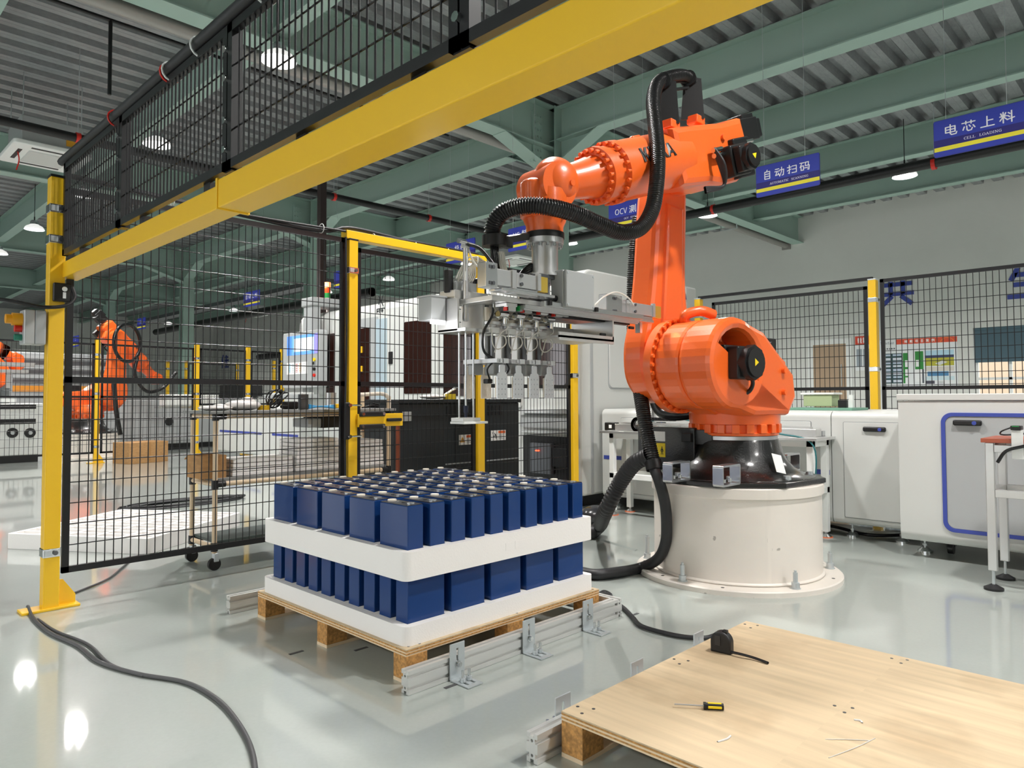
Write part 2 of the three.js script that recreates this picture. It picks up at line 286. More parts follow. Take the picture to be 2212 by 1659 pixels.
for (const [i, z] of GIRDZ.entries()) {
  if (z > -1) continue;
  const c = thing('steel_column', ['green steel column with bolted haunches behind the orange robot', 'green steel column behind the machine with the screen', 'green steel column between the two far fences', 'farthest green steel column'][i], 'column', [COLX, 0, z], 0, 'steel columns');
  const w = 0.3, top = 4.7;
  add('shaft', [span(-w / 2, w / 2, 0, DECK, -w / 2, -w / 2 + 0.018), span(-w / 2, w / 2, 0, DECK, w / 2 - 0.018, w / 2), span(-0.008, 0.008, 0, DECK, -w / 2 + 0.018, w / 2 - 0.018)], M.beamLight, c);
  for (const s of [-1, 1]) {   // haunches under the girder along x
    const g = prism([[0.008 * s, 0], [1.15 * s, 0.36], [1.15 * s, 0.62], [0.008 * s, 0.62]], 0.02); g.translate(0, 4.3, -0.01);
    const f = bar(V(0.01 * s, 4.3, 0), V(1.15 * s, 4.66, 0), 0.016, 0.26);
    add('haunch', [g, f], M.beam, c);
    const h2 = prism([[0, 0.15], [0.75, 0.5], [0.75, 0.62], [0, 0.62]], 0.02); turned(h2, 0, s > 0 ? -Math.PI / 2 : Math.PI / 2); h2.translate(0.01 * s, 4.3, s * w / 2);
    add('haunch', [h2, bar(V(0, 4.45, s * w / 2), V(0, 4.8, s * (w / 2 + 0.75)), 0.24, 0.016)], M.beam, c);
    add('splice_plate', span(s * 0.3, s * 0.5, 4.42, 5.16, -0.03, 0.03), M.beam, c);
    const bo = [];
    for (let r = 0; r < 7; r++) for (let q = 0; q < 3; q++) for (const t of [-1, 1]) bo.push(cyl(0.018, 0.024, s * (0.33 + 0.06 * q), 4.5 + r * 0.1, t * 0.036, 'z', 6));
    add('bolts', bo, M.beamLight, c).userData.kind = 'stuff';
  }
  add('cap_plate', span(-0.45, 0.75, 5.2, 5.24, -0.5, -0.42), M.beamLight, c);
}
// ---------------------------------------------------------------- pipes under the ceiling
tag(add('ceiling_pipe', [cyl(0.07, 30, 1.75, 4.66, -7.16, 'x', 16), span(XW - 0.04, XW, 4.56, 4.76, -7.26, -7.06)], M.pipe), 'grey round pipe beside the cross girder under the ceiling', 'pipe');
for (const x of [11.2, 13.9]) tag(add('pipe_hanger', [bar(V(x, 5.3, -6.98), V(x, 4.56, -6.98), 0.018), bar(V(x, 5.3, -7.34), V(x, 4.56, -7.34), 0.018), bar(V(x, 4.56, -6.98), V(x, 4.56, -7.34), 0.018)], M.zinc), 'thin steel trapeze hanger under the grey ceiling pipe', 'hanger', 'pipe hangers');
tag(add('black_duct', tube([V(10.95, 4.2, 3), V(10.95, 4.22, -2), V(10.92, 4.18, -6.5), V(10.9, 4.2, -11)], 0.075, 60, 12), M.black), 'thick black insulated pipe behind the hanging blue signs', 'pipe');
tag(add('black_duct', tube([V(-6, 4.22, -9.78), V(0.5, 4.2, -9.76), V(4, 4.18, -9.75), V(7.5, 4.2, -9.78), V(10.6, 4.2, -9.8)], 0.055, 80, 10), M.black), 'black insulated pipe crossing below the ceiling joists', 'pipe');
tag(add('conduit', [cyl(0.02, 16, -1, 5.02, -8.2, 'x', 8), cyl(0.02, 0.8, 2.32, 4.62, -8.2, 'y', 8)], M.black), 'thin black conduit with a drop pipe under the decking', 'pipe');
tag(add('black_duct', [tube([V(10.3, 3.7, -15), V(10.3, 3.72, -20), V(10.3, 3.7, -30)], 0.12, 30, 10), ...[-16, -19, -22, -26, -29].map((z) => wire(V(10.3, 3.7, z), V(10.3, 5.29, z), 0.008))], M.black), 'black duct hung far off beyond the third column', 'pipe');
tag(add('cable_tray', [span(8.3, 8.6, 3.6, 3.7, -14, -30), ...[-15, -18, -23, -29].map((z) => wire(V(8.45, 3.7, z), V(8.45, 5.29, z), 0.008))], M.darkSteel), 'dark cable tray hung beyond the second column', 'tray');
tag(add('wall_duct', [cyl(0.14, 14, XW - 1.2, 3.0, -25, 'z', 12)], M.black), 'black wall duct far off on the pale wall', 'pipe');
for (const [x, y, z, ax] of [[10.95, 4.2, -2.6, 'z'], [10.93, 4.19, -5.9, 'z'], [5.98, 4.19, -9.77, 'x'], [7.9, 4.2, -9.78, 'x'], [2.42, 4.19, -9.75, 'x'], [10.92, 4.2, -0.9, 'z']])
  tag(add('red_tie', cyl(ax === 'z' ? 0.085 : 0.064, 0.05, x, y, z, ax, 12), M.red), 'small red tie wrapped round a black ceiling pipe', 'tie', 'red pipe ties');
{
  const wires = [];
  for (const [x, y, z] of [[10.95, 4.2, -2.6], [10.93, 4.19, -5.9], [5.98, 4.19, -9.77], [7.9, 4.2, -9.78], [2.42, 4.19, -9.75], [1.3, 4.19, -9.76], [4.3, 4.19, -9.76]]) wires.push(V(x, y, z));
  for (const p of wires) tag(add('hanger_wire', wire(p, V(p.x, 5.29, p.z + 0.02), 0.004), M.zinc), 'thin steel wire holding a black ceiling pipe', 'wire', 'pipe hanger wires');
}
// ---------------------------------------------------------------- ceiling cassettes (air conditioners)
function cassette(x, y, z, label, s = 1) {
  const t = thing('air_conditioner', label, 'air conditioner', [x, y, z], 0, 'ceiling air conditioners');
  add('casing', box(0.6 * s, 0.3 * s, 0.66 * s, 0, 0.2 * s, 0, 0.02), M.silverBox, t);
  add('fascia', prism(roundRect(-0.38 * s, -0.42 * s, 0.38 * s, 0.42 * s, 0.05 * s), 0.05 * s, 0.012).rotateX(Math.PI / 2).translate(0, 0.05 * s, 0), M.white, t);
  add('grille', prism(roundRect(-0.2 * s, -0.22 * s, 0.2 * s, 0.22 * s, 0.02), 0.02 * s, 0.004).rotateX(Math.PI / 2).translate(0, 0.005, 0), M.machine, t);
  for (const [a, b, c, d] of [[-0.3, -0.26, -0.2, 0.2], [0.26, 0.3, -0.2, 0.2]]) add('air_slot', span(a * s, b * s, -0.004, 0.01, c * s, d * s), M.black, t);
  for (const [a, b, c, d] of [[-0.2, 0.2, -0.34, -0.3], [-0.2, 0.2, 0.3, 0.34]]) add('air_slot', span(a * s, b * s, -0.004, 0.01, c * s, d * s), M.black, t);
  for (const [a, b] of [[-0.28, -0.3], [0.28, -0.3], [-0.28, 0.3], [0.28, 0.3]]) add('suspension_rod', wire(V(a * s, 0.3 * s, b * s), V(a * s, 5.29 - y, b * s), 0.006), M.zinc, t);
  add('ribbon', tube([V(-0.28 * s, 0, 0.1), V(-0.27 * s, -0.12, 0.12), V(-0.29 * s, -0.25, 0.1)], 0.008, 8, 4), M.red, t);
  return t;
}
delete cassette(2.42, 4.3, -11.3, 'ceiling air conditioner cassette left of the dark mesh panel', 1.2).userData.group;
add('label_patch', span(0.15, 0.33, 0.12, 0.28, 0.397, 0.402), S('#e2a52b', 0.5), scene.children[scene.children.length - 1]);
{ const a = onY(1112, 566, 3.7), b = onY(545, 682, 3.9); globalThis.acSpots = [a, b]; }
cassette(acSpots[0].x, 3.7, acSpots[0].z, 'ceiling air conditioner cassette behind the robot flange');
cassette(acSpots[1].x, 3.9, acSpots[1].z, 'ceiling air conditioner cassette far behind the mesh fence');
// ---------------------------------------------------------------- high-bay lamps
{
  const build = (x, z, label) => {
    const t = thing('pendant_lamp', label, 'lamp', [x, LAMP_Y, z], 0, 'high bay lamps');
    add('refractor', smoothLathe([[0.175, 0], [0.168, 0.03], [0.14, 0.065], [0.085, 0.095], [0.07, 0.11]], 28), M.lampShade, t);
    add('driver_housing', lathe([[0.0, 0.19], [0.05, 0.185], [0.075, 0.15], [0.075, 0.1], [0.0, 0.1]], 20), M.lampShell, t);
    add('glowing_lens', lathe([[0, 0.004], [0.15, 0.004], [0.15, 0.03], [0, 0.03]], 28), M.lampGlow, t);
    add('hook', cyl(0.012, 0.08, 0, 0.22, 0, 'y', 8), M.black, t);
    add('cord', wire(V(0, 0.25, 0), V(0, DECK - LAMP_Y + 0.1, 0), 0.006), M.black, t);
    const l = new THREE.SpotLight(LAMP_COLOR, LAMP_CD, 0, 1.36, 0.5, 2); l.position.set(0, -0.01, 0); l.target.position.set(0, -3, 0); l.castShadow = true; l.shadow.radius = 8; l.shadow.mapSize.set(1024, 1024); l.shadow.bias = -0.0005;
    l.name = 'lamp_light'; t.add(l); t.add(l.target);
    return t;
  };
  for (const x of LAMP_ROWS) for (const [i, z] of LAMP_Z.entries()) if (!(z < -21 && i % 2) && !(x < 0 && (z < -14 || z > 1))) build(x, z, x === 3.4 ? 'round high bay lamp in the row over the battery pallet' : x === 12 ? 'round high bay lamp in the row near the pale wall' : 'round high bay lamp in the row off to the side');
}

// ---------------------------------------------------------------- safety fences
const POST = 0.068;
function fencePost(x, z, h, label, { clamps = [], plate = true, dir = 'x', mat = M.yellow, cap = true, w = POST, group } = {}) {
  const t = thing('fence_post', label, 'post', [x, 0, z], 0, group);
  add('post_tube', box(w, h, w, 0, h / 2, 0, 0.005), mat, t);
  if (plate) {
    add('base_plate', dir === 'x' ? box(0.24, 0.012, 0.1, 0, 0.006, 0, 0.003) : box(0.1, 0.012, 0.24, 0, 0.006, 0, 0.003), mat, t);
    const g = prism([[0, 0], [0.075, 0], [0.075, 0.04], [0.02, 0.12], [0, 0.12]], 0.008); if (dir !== 'x') turned(g, 0, -Math.PI / 2);
    add('gusset', g.translate(dir === 'x' ? w / 2 : 0.004, 0.012, dir === 'x' ? -0.004 : w / 2), mat, t);
  }
  if (cap) add('cap', box(w + 0.004, 0.012, w + 0.004, 0, h + 0.004, 0, 0.003), cap === true ? M.black : cap, t);
  for (const y of clamps) {
    const c = add('clamp', box(w + 0.008, 0.042, w + 0.008, 0, y, 0, 0.004), M.chrome, t);
    add('clamp_screw', cyl(0.011, 0.012, 0.012, y, w / 2 + 0.008, 'z', 10), M.darkSteel, c);
    add('clamp_latch', box(0.03, 0.026, 0.006, -0.016, y, w / 2 + 0.006), M.zinc, c);
  }
  return t;
}
// mesh panel in the plane z = 0 of its group, running along +x; sub-spaced wires joined in one mesh per panel
function fencePanel(label, x0, x1, y0, y1, z, { along = 'x', mid = [], sx = 0.04, sy = 0.1, wr = 0.0028, fw = 0.03, fd = 0.022, group, wireMat = M.wire } = {}) {
  const t = thing('mesh_fence', label, 'fence', along === 'x' ? [x0, 0, z] : [z, 0, x0], along === 'x' ? 0 : -Math.PI / 2, group), L = x1 - x0;
  const fr = [['frame_rail', span(0, L, y0, y0 + fw, -fd / 2, fd / 2)], ['frame_rail', span(0, L, y1 - fw, y1, -fd / 2, fd / 2)], ['frame_stile', span(0, fw, y0, y1, -fd / 2, fd / 2)], ['frame_stile', span(L - fw, L, y0, y1, -fd / 2, fd / 2)]];
  for (const m of mid) fr.push(['frame_rail', span(0, L, m - fw / 2, m + fw / 2, -fd / 2, fd / 2)]);
  for (const [n, g] of fr) add(n, g, M.frame, t);
  const ws = [], nx = Math.round((L - 2 * fw) / sx), ny = Math.round((y1 - y0 - 2 * fw) / sy);
  for (let i = 1; i < nx; i++) { const x = fw + (L - 2 * fw) * i / nx; ws.push(wire(V(x, y0 + 0.01, 0.002), V(x, y1 - 0.01, 0.002), wr)); }
  for (let j = 1; j < ny; j++) { const y = y0 + fw + (y1 - y0 - 2 * fw) * j / ny; ws.push(wire(V(0.01, y, -0.003), V(L - 0.01, y, -0.003), wr)); }
  add('wire_mesh', ws, wireMat, t);
  return t;
}
const FZ = -4.0;
fencePost(0.908, FZ, 2.085, 'near yellow fence post carrying the grey button box', { clamps: [0.27, 1.78, 1.93] });
fencePost(2.579, FZ, 2.04, 'yellow gate post with black latch beside the trolley', { clamps: [1.84], plate: true });
fencePost(3.722, FZ, 2.04, 'yellow gate post standing in front of the dark cabinet', { clamps: [1.9] });
fencePost(4.856, FZ, 2.04, 'yellow fence post at the corner of the white machine', { clamps: [0.2, 1.2] });
fencePanel('black mesh fence panel between the button box post and the gate', 0.955, 2.53, 0.16, 2.05, FZ, { mid: [1.1] });
fencePanel('black mesh gate panel under the yellow header bar', 2.62, 3.68, 0.16, 2.0, FZ, { mid: [1.1] });
fencePanel('black mesh fence panel in front of the white machine corner', 3.765, 4.81, 0.16, 2.05, FZ, { mid: [1.1] });
tag(add('gate_header', span(2.525, 3.78, 2.045, 2.1, FZ - 0.035, FZ + 0.035, 0.004), M.yellow), 'yellow header bar across the top of the mesh gate', 'bar');
tag(add('cable_bundle', [tube([V(0.95, 2.11, FZ), V(1.6, 2.085, FZ), V(2.4, 2.075, FZ), V(2.54, 2.12, FZ), V(3.0, 2.115, FZ - 0.01), V(3.7, 2.11, FZ)], 0.014, 60, 6), tube([V(1.0, 2.1, FZ + 0.02), V(1.7, 2.075, FZ + 0.018), V(2.5, 2.09, FZ + 0.02), V(3.2, 2.112, FZ + 0.012), V(3.7, 2.108, FZ + 0.02)], 0.008, 60, 6)], M.cable), 'black cables tied along the top of the cell fence', 'cable');
for (const x of [1.45, 2.36, 2.75, 3.1, 3.4, 3.62]) tag(add('cable_tie', new THREE.TorusGeometry(0.03, 0.003, 5, 14).rotateY(Math.PI / 2).translate(x, 2.085, FZ), M.white), 'white tie round the cables on the cell fence', 'tie', 'white cable ties on the fence');
{ // vertical cable on the gate post
  tag(add('post_cable', tube([V(2.52, 2.05, FZ + 0.03), V(2.525, 1.4, FZ + 0.035), V(2.52, 0.8, FZ + 0.03), V(2.53, 0.2, FZ + 0.035)], 0.007, 30, 6), M.cable), 'black cable running down beside the yellow gate post', 'cable');
  const l = thing('gate_latch', 'yellow and black safety latch bolted across the gate post', 'latch', [2.579, 0, FZ]);
  const y = 0.86, z = 0.05;
  add('backing_plate', box(0.04, 0.24, 0.02, -0.055, y, z, 0.01), M.black, l);
  add('slide_bar', box(0.36, 0.085, 0.018, 0.2, y, z, 0.003), M.yellow, l);
  for (const s of [-1, 1]) { const p = add('guide_plate', box(0.2, 0.034, 0.02, 0.13, y + s * 0.042, z + 0.012, 0.008), M.black, l); for (const q of [0.05, 0.21]) add('screw', cyl(0.011, 0.012, q, y + s * 0.042, z + 0.026, 'z', 8), M.chrome, p); }
  add('handle', box(0.12, 0.022, 0.025, 0.3, y, z + 0.02, 0.008), M.black, l);
  for (const s of [-1, 1]) add('strap', [rod(V(-0.05, y + s * 0.1, z + 0.02), V(0.045, y + s * 0.1, z + 0.01), 0.006), cyl(0.012, 0.014, -0.05, y + s * 0.1, z + 0.026, 'z', 8)], M.chrome, l);
}
// overhead bar of the open side: two yellow tubes, mesh panels on top
const GB = thing('overhead_bar', 'long yellow overhead bar crossing above the open cell side', 'bar', [0.93, 1.595, -2.2]);
add('far_tube', span(0.0, 0.08, 0, 0.076, -1.83, 0.06, 0.004), M.yellow, GB);
add('near_tube', span(-0.014, 0.085, -0.006, 0.083, 0.04, 3.3, 0.004), M.yellow, GB);
add('joint_collar', span(-0.018, 0.089, -0.01, 0.087, 0.03, 0.042, 0.002), M.yellow, GB);
fencePost(0.96, 1.0, 2.1, 'yellow fence post carrying the near end of the overhead bar', { dir: 'z' });
{
  const zs = [-3.96, -3.13, -2.12, -1.05, 0.05, 0.95], names = ['black mesh panel over the bar beside the button box post', 'second black mesh panel along the yellow overhead bar', 'third black mesh panel along the yellow overhead bar', 'fourth black mesh panel along the yellow overhead bar', 'fifth black mesh panel along the yellow overhead bar'];
  for (let i = 0; i < 5; i++) fencePanel(names[i], zs[i] + 0.003, zs[i + 1] - 0.003, 1.7, 2.15, 0.935, { along: 'z', sx: 0.034, sy: 0.1, fw: 0.028, wr: 0.0034 });
  for (let i = 1; i < 5; i++) { const s = thing('panel_coupler', 'chrome screws joining two black panels above the yellow bar', 'coupler', [0.935, 0, zs[i]], 0, 'panel couplers'); for (const y of [1.76, 1.85, 1.98, 2.07]) add('screw', cyl(0.011, 0.02, -0.012, y, 0, 'x', 8), M.chrome, s); add('strip', box(0.03, 0.47, 0.05, 0.012, 1.93, 0), M.frame, s); }
  tag(add('top_conduit', [tube([V(0.925, 2.17, -4.0), V(0.93, 2.175, -3), V(0.925, 2.175, -2), V(0.93, 2.18, -1), V(0.93, 2.18, 0.9)], 0.02, 60, 8), tube([V(0.95, 2.165, -4.0), V(0.955, 2.165, -2.4), V(0.95, 2.17, -0.5), V(0.95, 2.17, 0.9)], 0.012, 40, 6)], M.cable), 'black cable conduit lying on top of the overhead mesh panels', 'conduit');
  for (const [z, m] of [[-3.2, M.red], [-2.6, M.white], [-2.62, M.red], [-1.9, M.white], [-2.35, M.white], [-1.3, M.white]]) tag(add('conduit_tie', new THREE.TorusGeometry(0.034, 0.004, 5, 14).translate(0.935, 2.165, z), m), m === M.red ? 'red tie round the conduit on the overhead panels' : 'white tie round the conduit on the overhead panels', 'tie', m === M.red ? 'red conduit ties' : 'white conduit ties');
  for (const z of [-3.7, -2.9, -2.3, -1.7, -1.2]) tag(add('panel_stud', [box(0.03, 0.03, 0.05, 0.955, 1.686, z), cyl(0.012, 0.034, 0.955, 1.687, z, 'y', 8)], M.black), 'black spacer between the yellow bar and the mesh panels', 'spacer', 'panel spacers');
}
{ // button box, switch block on the near post
  const p = onZ(98, 745, FZ + 0.03), q = onZ(52, 668, FZ + 0.03), b = thing('button_box', 'grey button box with yellow stop button on the near post', 'control box', [p.x, 0, FZ - 0.01]);
  const w = p.x - q.x, h = q.y - p.y;
  add('box_body', box(w * 0.5, h, 0.1, -w * 0.75, p.y + h / 2, 0, 0.006), M.silverBox, b);
  add('box_cover', box(w * 0.5, h, 0.104, -w * 0.25, p.y + h / 2, 0, 0.006), M.machineGrey, b);
  const y = p.y + h * 0.72;
  add('stop_button', [cyl(0.03, 0.04, -w - 0.02, y, 0, 'x', 18), cyl(0.022, 0.03, -w - 0.05, y, 0, 'x', 18)], S('#e8a41a', 0.35), b);
  add('signal_lamp', cyl(0.016, 0.03, -w - 0.014, p.y + h * 0.45, 0, 'x', 14), M.red, b);
  add('signal_lamp', cyl(0.016, 0.03, -w - 0.014, p.y + h * 0.2, 0, 'x', 14), S('#1a7a66', 0.3), b);
  const s = thing('switch_block', 'black interlock switch under the yellow overhead bar', 'switch', [0.925, 0, FZ + 0.05]);
  add('switch_body', box(0.075, 0.09, 0.03, 0, 1.52, 0, 0.006), M.black, s); add('switch_key', [cyl(0.012, 0.01, 0.006, 1.535, 0.018, 'z', 10), box(0.014, 0.03, 0.006, 0.006, 1.505, 0.017)], M.chrome, s);
  add('switch_cable', tube([V(0.04, 1.55, 0.01), V(0.05, 1.5, 0.02), V(0.02, 1.46, 0.03), V(-0.08, 1.44, 0.02), V(-0.2, 1.46, 0), V(-0.33, 1.47, -0.05)], 0.009, 30, 6), M.cable, s);
}
// back fence behind the machine line
const BX = 6.8;
for (const [z, l] of [[-3.86, 'yellow fence post rising behind the robot shoulder'], [-2.12, 'yellow fence post behind the low grey cabinets'], [0.4, 'yellow fence post behind the cabinet with the blue frame']]) fencePost(BX, z, 2.05, l, { clamps: [1.25, 1.87].concat(z < -3 ? [1.6] : []), dir: 'z', cap: M.zinc });
fencePanel('black mesh fence panel in front of the wooden door', -3.7, -2.17, 0.16, 2.0, BX, { along: 'z', mid: [1.08], sx: 0.045 });
fencePanel('black mesh fence panel in front of the wall poster', -2.06, 0.35, 0.16, 2.05, BX, { along: 'z', mid: [1.08], sx: 0.045 });
tag(add('fence_top_bar', span(BX - 0.015, BX + 0.015, 2.05, 2.08, -3.86, -2.12), M.frame), 'black bar joining the tops of two rear fence posts', 'bar');

// ---------------------------------------------------------------- battery pallet
const PX0 = 1.542, PX1 = 2.646, PZ0 = -2.032, PZ1 = -3.15;
function pallet(x0, x1, z0, z1, label, deckT = 0.022, topY = 0.12) {
  const t = thing('wooden_pallet', label, 'pallet', [(x0 + x1) / 2, 0, (z0 + z1) / 2]), w = x1 - x0, d = Math.abs(z1 - z0);
  const dk = add('deck_board', span(-w / 2, w / 2, topY - 0.004, topY, -d / 2, d / 2), M.ply, t);
  for (let k = 0; k < 4; k++) add('ply_layer', span(-w / 2, w / 2, topY - 0.0095 - k * 0.005, topY - 0.0045 - k * 0.005, -d / 2 + (k % 2) * 0.0015, d / 2 - (k % 2) * 0.0015), k % 2 ? M.palePly : M.chip, t);
  const bw = 0.095, bd = 0.075, bh = topY - 0.0245;
  for (const sx of [-1, 0, 1]) for (const sz of [-1, 0, 1]) add('block', span(sx * (w / 2 - bw / 2) - bw / 2, sx * (w / 2 - bw / 2) + bw / 2, 0.012, bh, sz * (d / 2 - bd / 2) - bd / 2, sz * (d / 2 - bd / 2) + bd / 2, 0.002), M.chip, t);
  for (const sz of [-1, 0, 1]) add('runner', span(-w / 2, w / 2, 0, 0.012, sz * (d / 2 - bd / 2) - bd / 2, sz * (d / 2 - bd / 2) + bd / 2), M.palePly, t);
  const nails = []; for (const sx of [-1, 0, 1]) for (const sz of [-1, 0, 1]) for (const [a, b] of [[-0.02, 0.014], [0.025, 0.02], [0.006, -0.022]]) nails.push(cyl(0.005, 0.001, sx * (w / 2 - bw / 2) + a, topY + 0.0004, sz * (d / 2 - bd / 2) + b, 'y', 8));
  add('nail_heads', nails, M.darkSteel, t).userData.kind = 'stuff';
  return t;
}
pallet(PX0, PX1, PZ0, PZ1, 'wooden pallet loaded with blue battery cells');
const TX = 0.012, TS = 1.08, TX0 = PX0 + TX, TZ0 = PZ0 - 0.018, CELL_W = 0.174, CELL_T = 0.072, CELL_H = 0.205, FOOT = 1.01;
const CX = (PX0 + PX1) / 2, CZ = (PZ0 + PZ1) / 2;
function foamTray(name, label, y0, h, wideAlongZ, pos, turn, pocket = 0.045) {
  const t = thing(name, label, 'foam tray', pos, turn), half = TS / 2, holes = [];
  const nx = wideAlongZ ? 10 : 5, nz = wideAlongZ ? 5 : 10, wx = (wideAlongZ ? CELL_T : CELL_W), wz = (wideAlongZ ? CELL_W : CELL_T), px = (FOOT - wx) / (nx - 1), pz = (FOOT - wz) / (nz - 1), e = 0.002;
  for (let i = 0; i < nx; i++) for (let j = 0; j < nz; j++) { const cx = -FOOT / 2 + wx / 2 + i * px, cz = -FOOT / 2 + wz / 2 + j * pz; holes.push([[cx - wx / 2 - e, cz - wz / 2 - e], [cx - wx / 2 - e, cz + wz / 2 + e], [cx + wx / 2 + e, cz + wz / 2 + e], [cx + wx / 2 + e, cz - wz / 2 - e]]); }
  const up = prism(roundRect(-half, -half, half, half, 0.03), pocket, 0, holes, 6).rotateX(-Math.PI / 2).translate(0, y0 + h - pocket, 0);
  const lo = prism(roundRect(-half, -half, half, half, 0.03), h - pocket, 0, [], 6).rotateX(-Math.PI / 2).translate(0, y0, 0);
  add('tray_body', merge([metreUV(up), metreUV(lo)]), M.foam, t);
  return t;
}
foamTray('foam_tray', 'white foam tray lying on the wooden pallet deck', 0, 0.068, false, [CX, 0.12, CZ], 0, 0.044);
foamTray('foam_tray', 'white foam tray between the two layers of blue cells', 0, 0.103, true, [CX, 0.3485, CZ], 0, 0.0445);
const trayMark = scene.children[scene.children.length - 1];
add('moulded_mark', [box(0.035, 0.03, 0.002, -0.02, 0.05, TS / 2), box(0.085, 0.03, 0.002, 0.06, 0.05, TS / 2)], M.foam, trayMark);
{
  const makeCell = () => {   // wide face along z
    const t = thing('battery_cell', '', 'battery cell', [0, 0, 0]);
    add('case', box(CELL_T, CELL_H - 0.002, CELL_W, 0, (CELL_H - 0.002) / 2, 0, 0.004), M.film, t);
    add('top_plate', box(CELL_T - 0.006, 0.003, CELL_W - 0.006, 0, CELL_H - 0.001, 0), M.cellTop, t);
    add('terminal', [cyl(0.017, 0.006, 0, CELL_H + 0.0035, -0.058, 'y', 18)], M.cream, t);
    add('terminal', [cyl(0.016, 0.005, 0, CELL_H + 0.003, 0.058, 'y', 18)], M.terminal, t);
    add('vent', cyl(0.007, 0.002, 0.0, CELL_H + 0.0014, 0.012, 'y', 14), M.black, t);
    add('filling_plug', box(0.012, 0.002, 0.008, 0.006, CELL_H + 0.0015, -0.026), M.terminal, t);
    return t;
  };
  const c0 = makeCell(); let first = true;
  const put = (x, y, z, turn, label, group) => { if (first) { c0.position.set(x, y, z); c0.rotation.y = turn; Object.assign(c0.userData, { label, group }); first = false; } else { const c = dup(c0, [x, y, z], label, turn); c.userData.group = group; } };
  const px = (FOOT - CELL_T) / 9, pz = (FOOT - CELL_W) / 4, yT = 0.3485 + 0.103 - 0.0445, yB = 0.12 + 0.068 - 0.044;
  for (let i = 0; i < 10; i++) for (let j = 0; j < 5; j++) put(CX - FOOT / 2 + CELL_T / 2 + i * px, yT, CZ - FOOT / 2 + CELL_W / 2 + j * pz, 0, 'shiny blue battery cell standing in the upper foam tray', 'cells of the upper layer');
  for (let i = 0; i < 5; i++) for (let j = 0; j < 10; j++) { if (i > 1 && j < 8) continue; put(CX - FOOT / 2 + CELL_W / 2 + i * pz, yB, CZ - FOOT / 2 + CELL_T / 2 + j * px, Math.PI / 2, 'shiny blue battery cell under the upper foam tray', 'cells of the lower layer'); }
}
// ---------------------------------------------------------------- aluminium stop rails, angle brackets
const railSection = (() => { // 40 x 80 slotted profile, as four tubes' worth of ribs
  const s = [[-0.02, -0.04], [-0.006, -0.04], [-0.006, -0.03], [0.006, -0.03], [0.006, -0.04], [0.02, -0.04], [0.02, -0.026], [0.011, -0.026], [0.011, -0.014], [0.02, -0.014], [0.02, 0.014], [0.011, 0.014], [0.011, 0.026], [0.02, 0.026], [0.02, 0.04], [0.006, 0.04], [0.006, 0.03], [-0.006, 0.03], [-0.006, 0.04], [-0.02, 0.04], [-0.02, 0.026], [-0.011, 0.026], [-0.011, 0.014], [-0.02, 0.014], [-0.02, -0.014], [-0.011, -0.014], [-0.011, -0.026], [-0.02, -0.026]];
  const hole = (y) => { const p = []; for (let i = 0; i < 16; i++) { const a = i / 16 * 6.2832, r = i % 2 ? 0.006 : 0.0085; p.push([r * Math.cos(a) * 0.62, y + r * Math.sin(a) * 0.62]); } return p; };
  return { s, holes: [hole(-0.02), hole(0.02)] };
})();
function stopRail(label, L, pos, turn) {
  const g = prism(railSection.s, L, 0, railSection.holes.map((h) => h.slice()));   // along z
  const t = tag(add('stop_rail', turned(g, 0, Math.PI / 2).translate(0, 0.041, 0), M.railAlu), label, 'rail');
  t.position.set(...pos); t.rotation.y = turn; return t;
}
stopRail('slotted aluminium rail on the floor along the loaded pallet', 1.18, [1.49, 0, -1.97], 0);
stopRail('slotted aluminium rail behind the right edge of the loaded pallet', 1.4, [2.69, 0, -1.95], Math.PI / 2);
stopRail('slotted aluminium rail beyond the far edge of the loaded pallet', 1.2, [1.47, 0, -3.3], 0);
stopRail('slotted aluminium rail beside the bare pallet in front', 1.2, [1.455, 0, -1.352], 0);
function bracket(label, x, z, dir, group) {
  const t = thing('angle_bracket', label, 'bracket', [x, 0, z], dir > 0 ? 0 : Math.PI, group), slot = (cx, cy, w, h) => [[cx - w / 2, cy - h / 2], [cx - w / 2, cy + h / 2], [cx + w / 2, cy + h / 2], [cx + w / 2, cy - h / 2]];
  add('upright', prism([[-0.034, 0], [0.034, 0], [0.034, 0.128], [-0.034, 0.128]], 0.005, 0.0008, [slot(0, 0.085, 0.009, 0.05)]), M.zinc, t);
  add('foot', prism([[-0.034, 0], [0.034, 0], [0.034, 0.1], [-0.034, 0.1]], 0.005, 0.0008, [slot(-0.015, 0.055, 0.01, 0.05), slot(0.015, 0.055, 0.01, 0.05)]).rotateX(Math.PI / 2).translate(0, 0.006, 0), M.zinc, t);
  for (const bx of [-0.015, 0.015]) { const n = add('anchor_nut', hexBolt(bx, 0.013, 0.05, 0.011, 0.012), M.zinc, t); add('anchor_stud', cyl(0.005, 0.04, bx, 0.026, 0.05, 'y', 8), M.chrome, n); }
  add('slot_bolt', [cyl(0.013, 0.004, 0, 0.055, 0.007, 'z', 14), cyl(0.009, 0.016, 0, 0.055, 0.012, 'z', 10)], M.chrome, t);
  return t;
}
[1.70, 2.075, 2.45].forEach((x, i) => bracket(['zinc angle bracket at the near end of the rail by the loaded pallet', 'zinc angle bracket in the middle of the rail by the loaded pallet', 'zinc angle bracket at the cable end of the rail by the loaded pallet'][i], x, -1.945, 1, 'brackets of the loaded pallet rail'));
[1.62, 2.0, 2.4].forEach((x, i) => bracket(['zinc angle bracket at the near corner of the bare pallet', 'zinc angle bracket mid edge of the bare pallet', 'zinc angle bracket beside the tape measure on the bare pallet edge'][i], x, -1.378, -1, 'brackets of the bare pallet rail'));
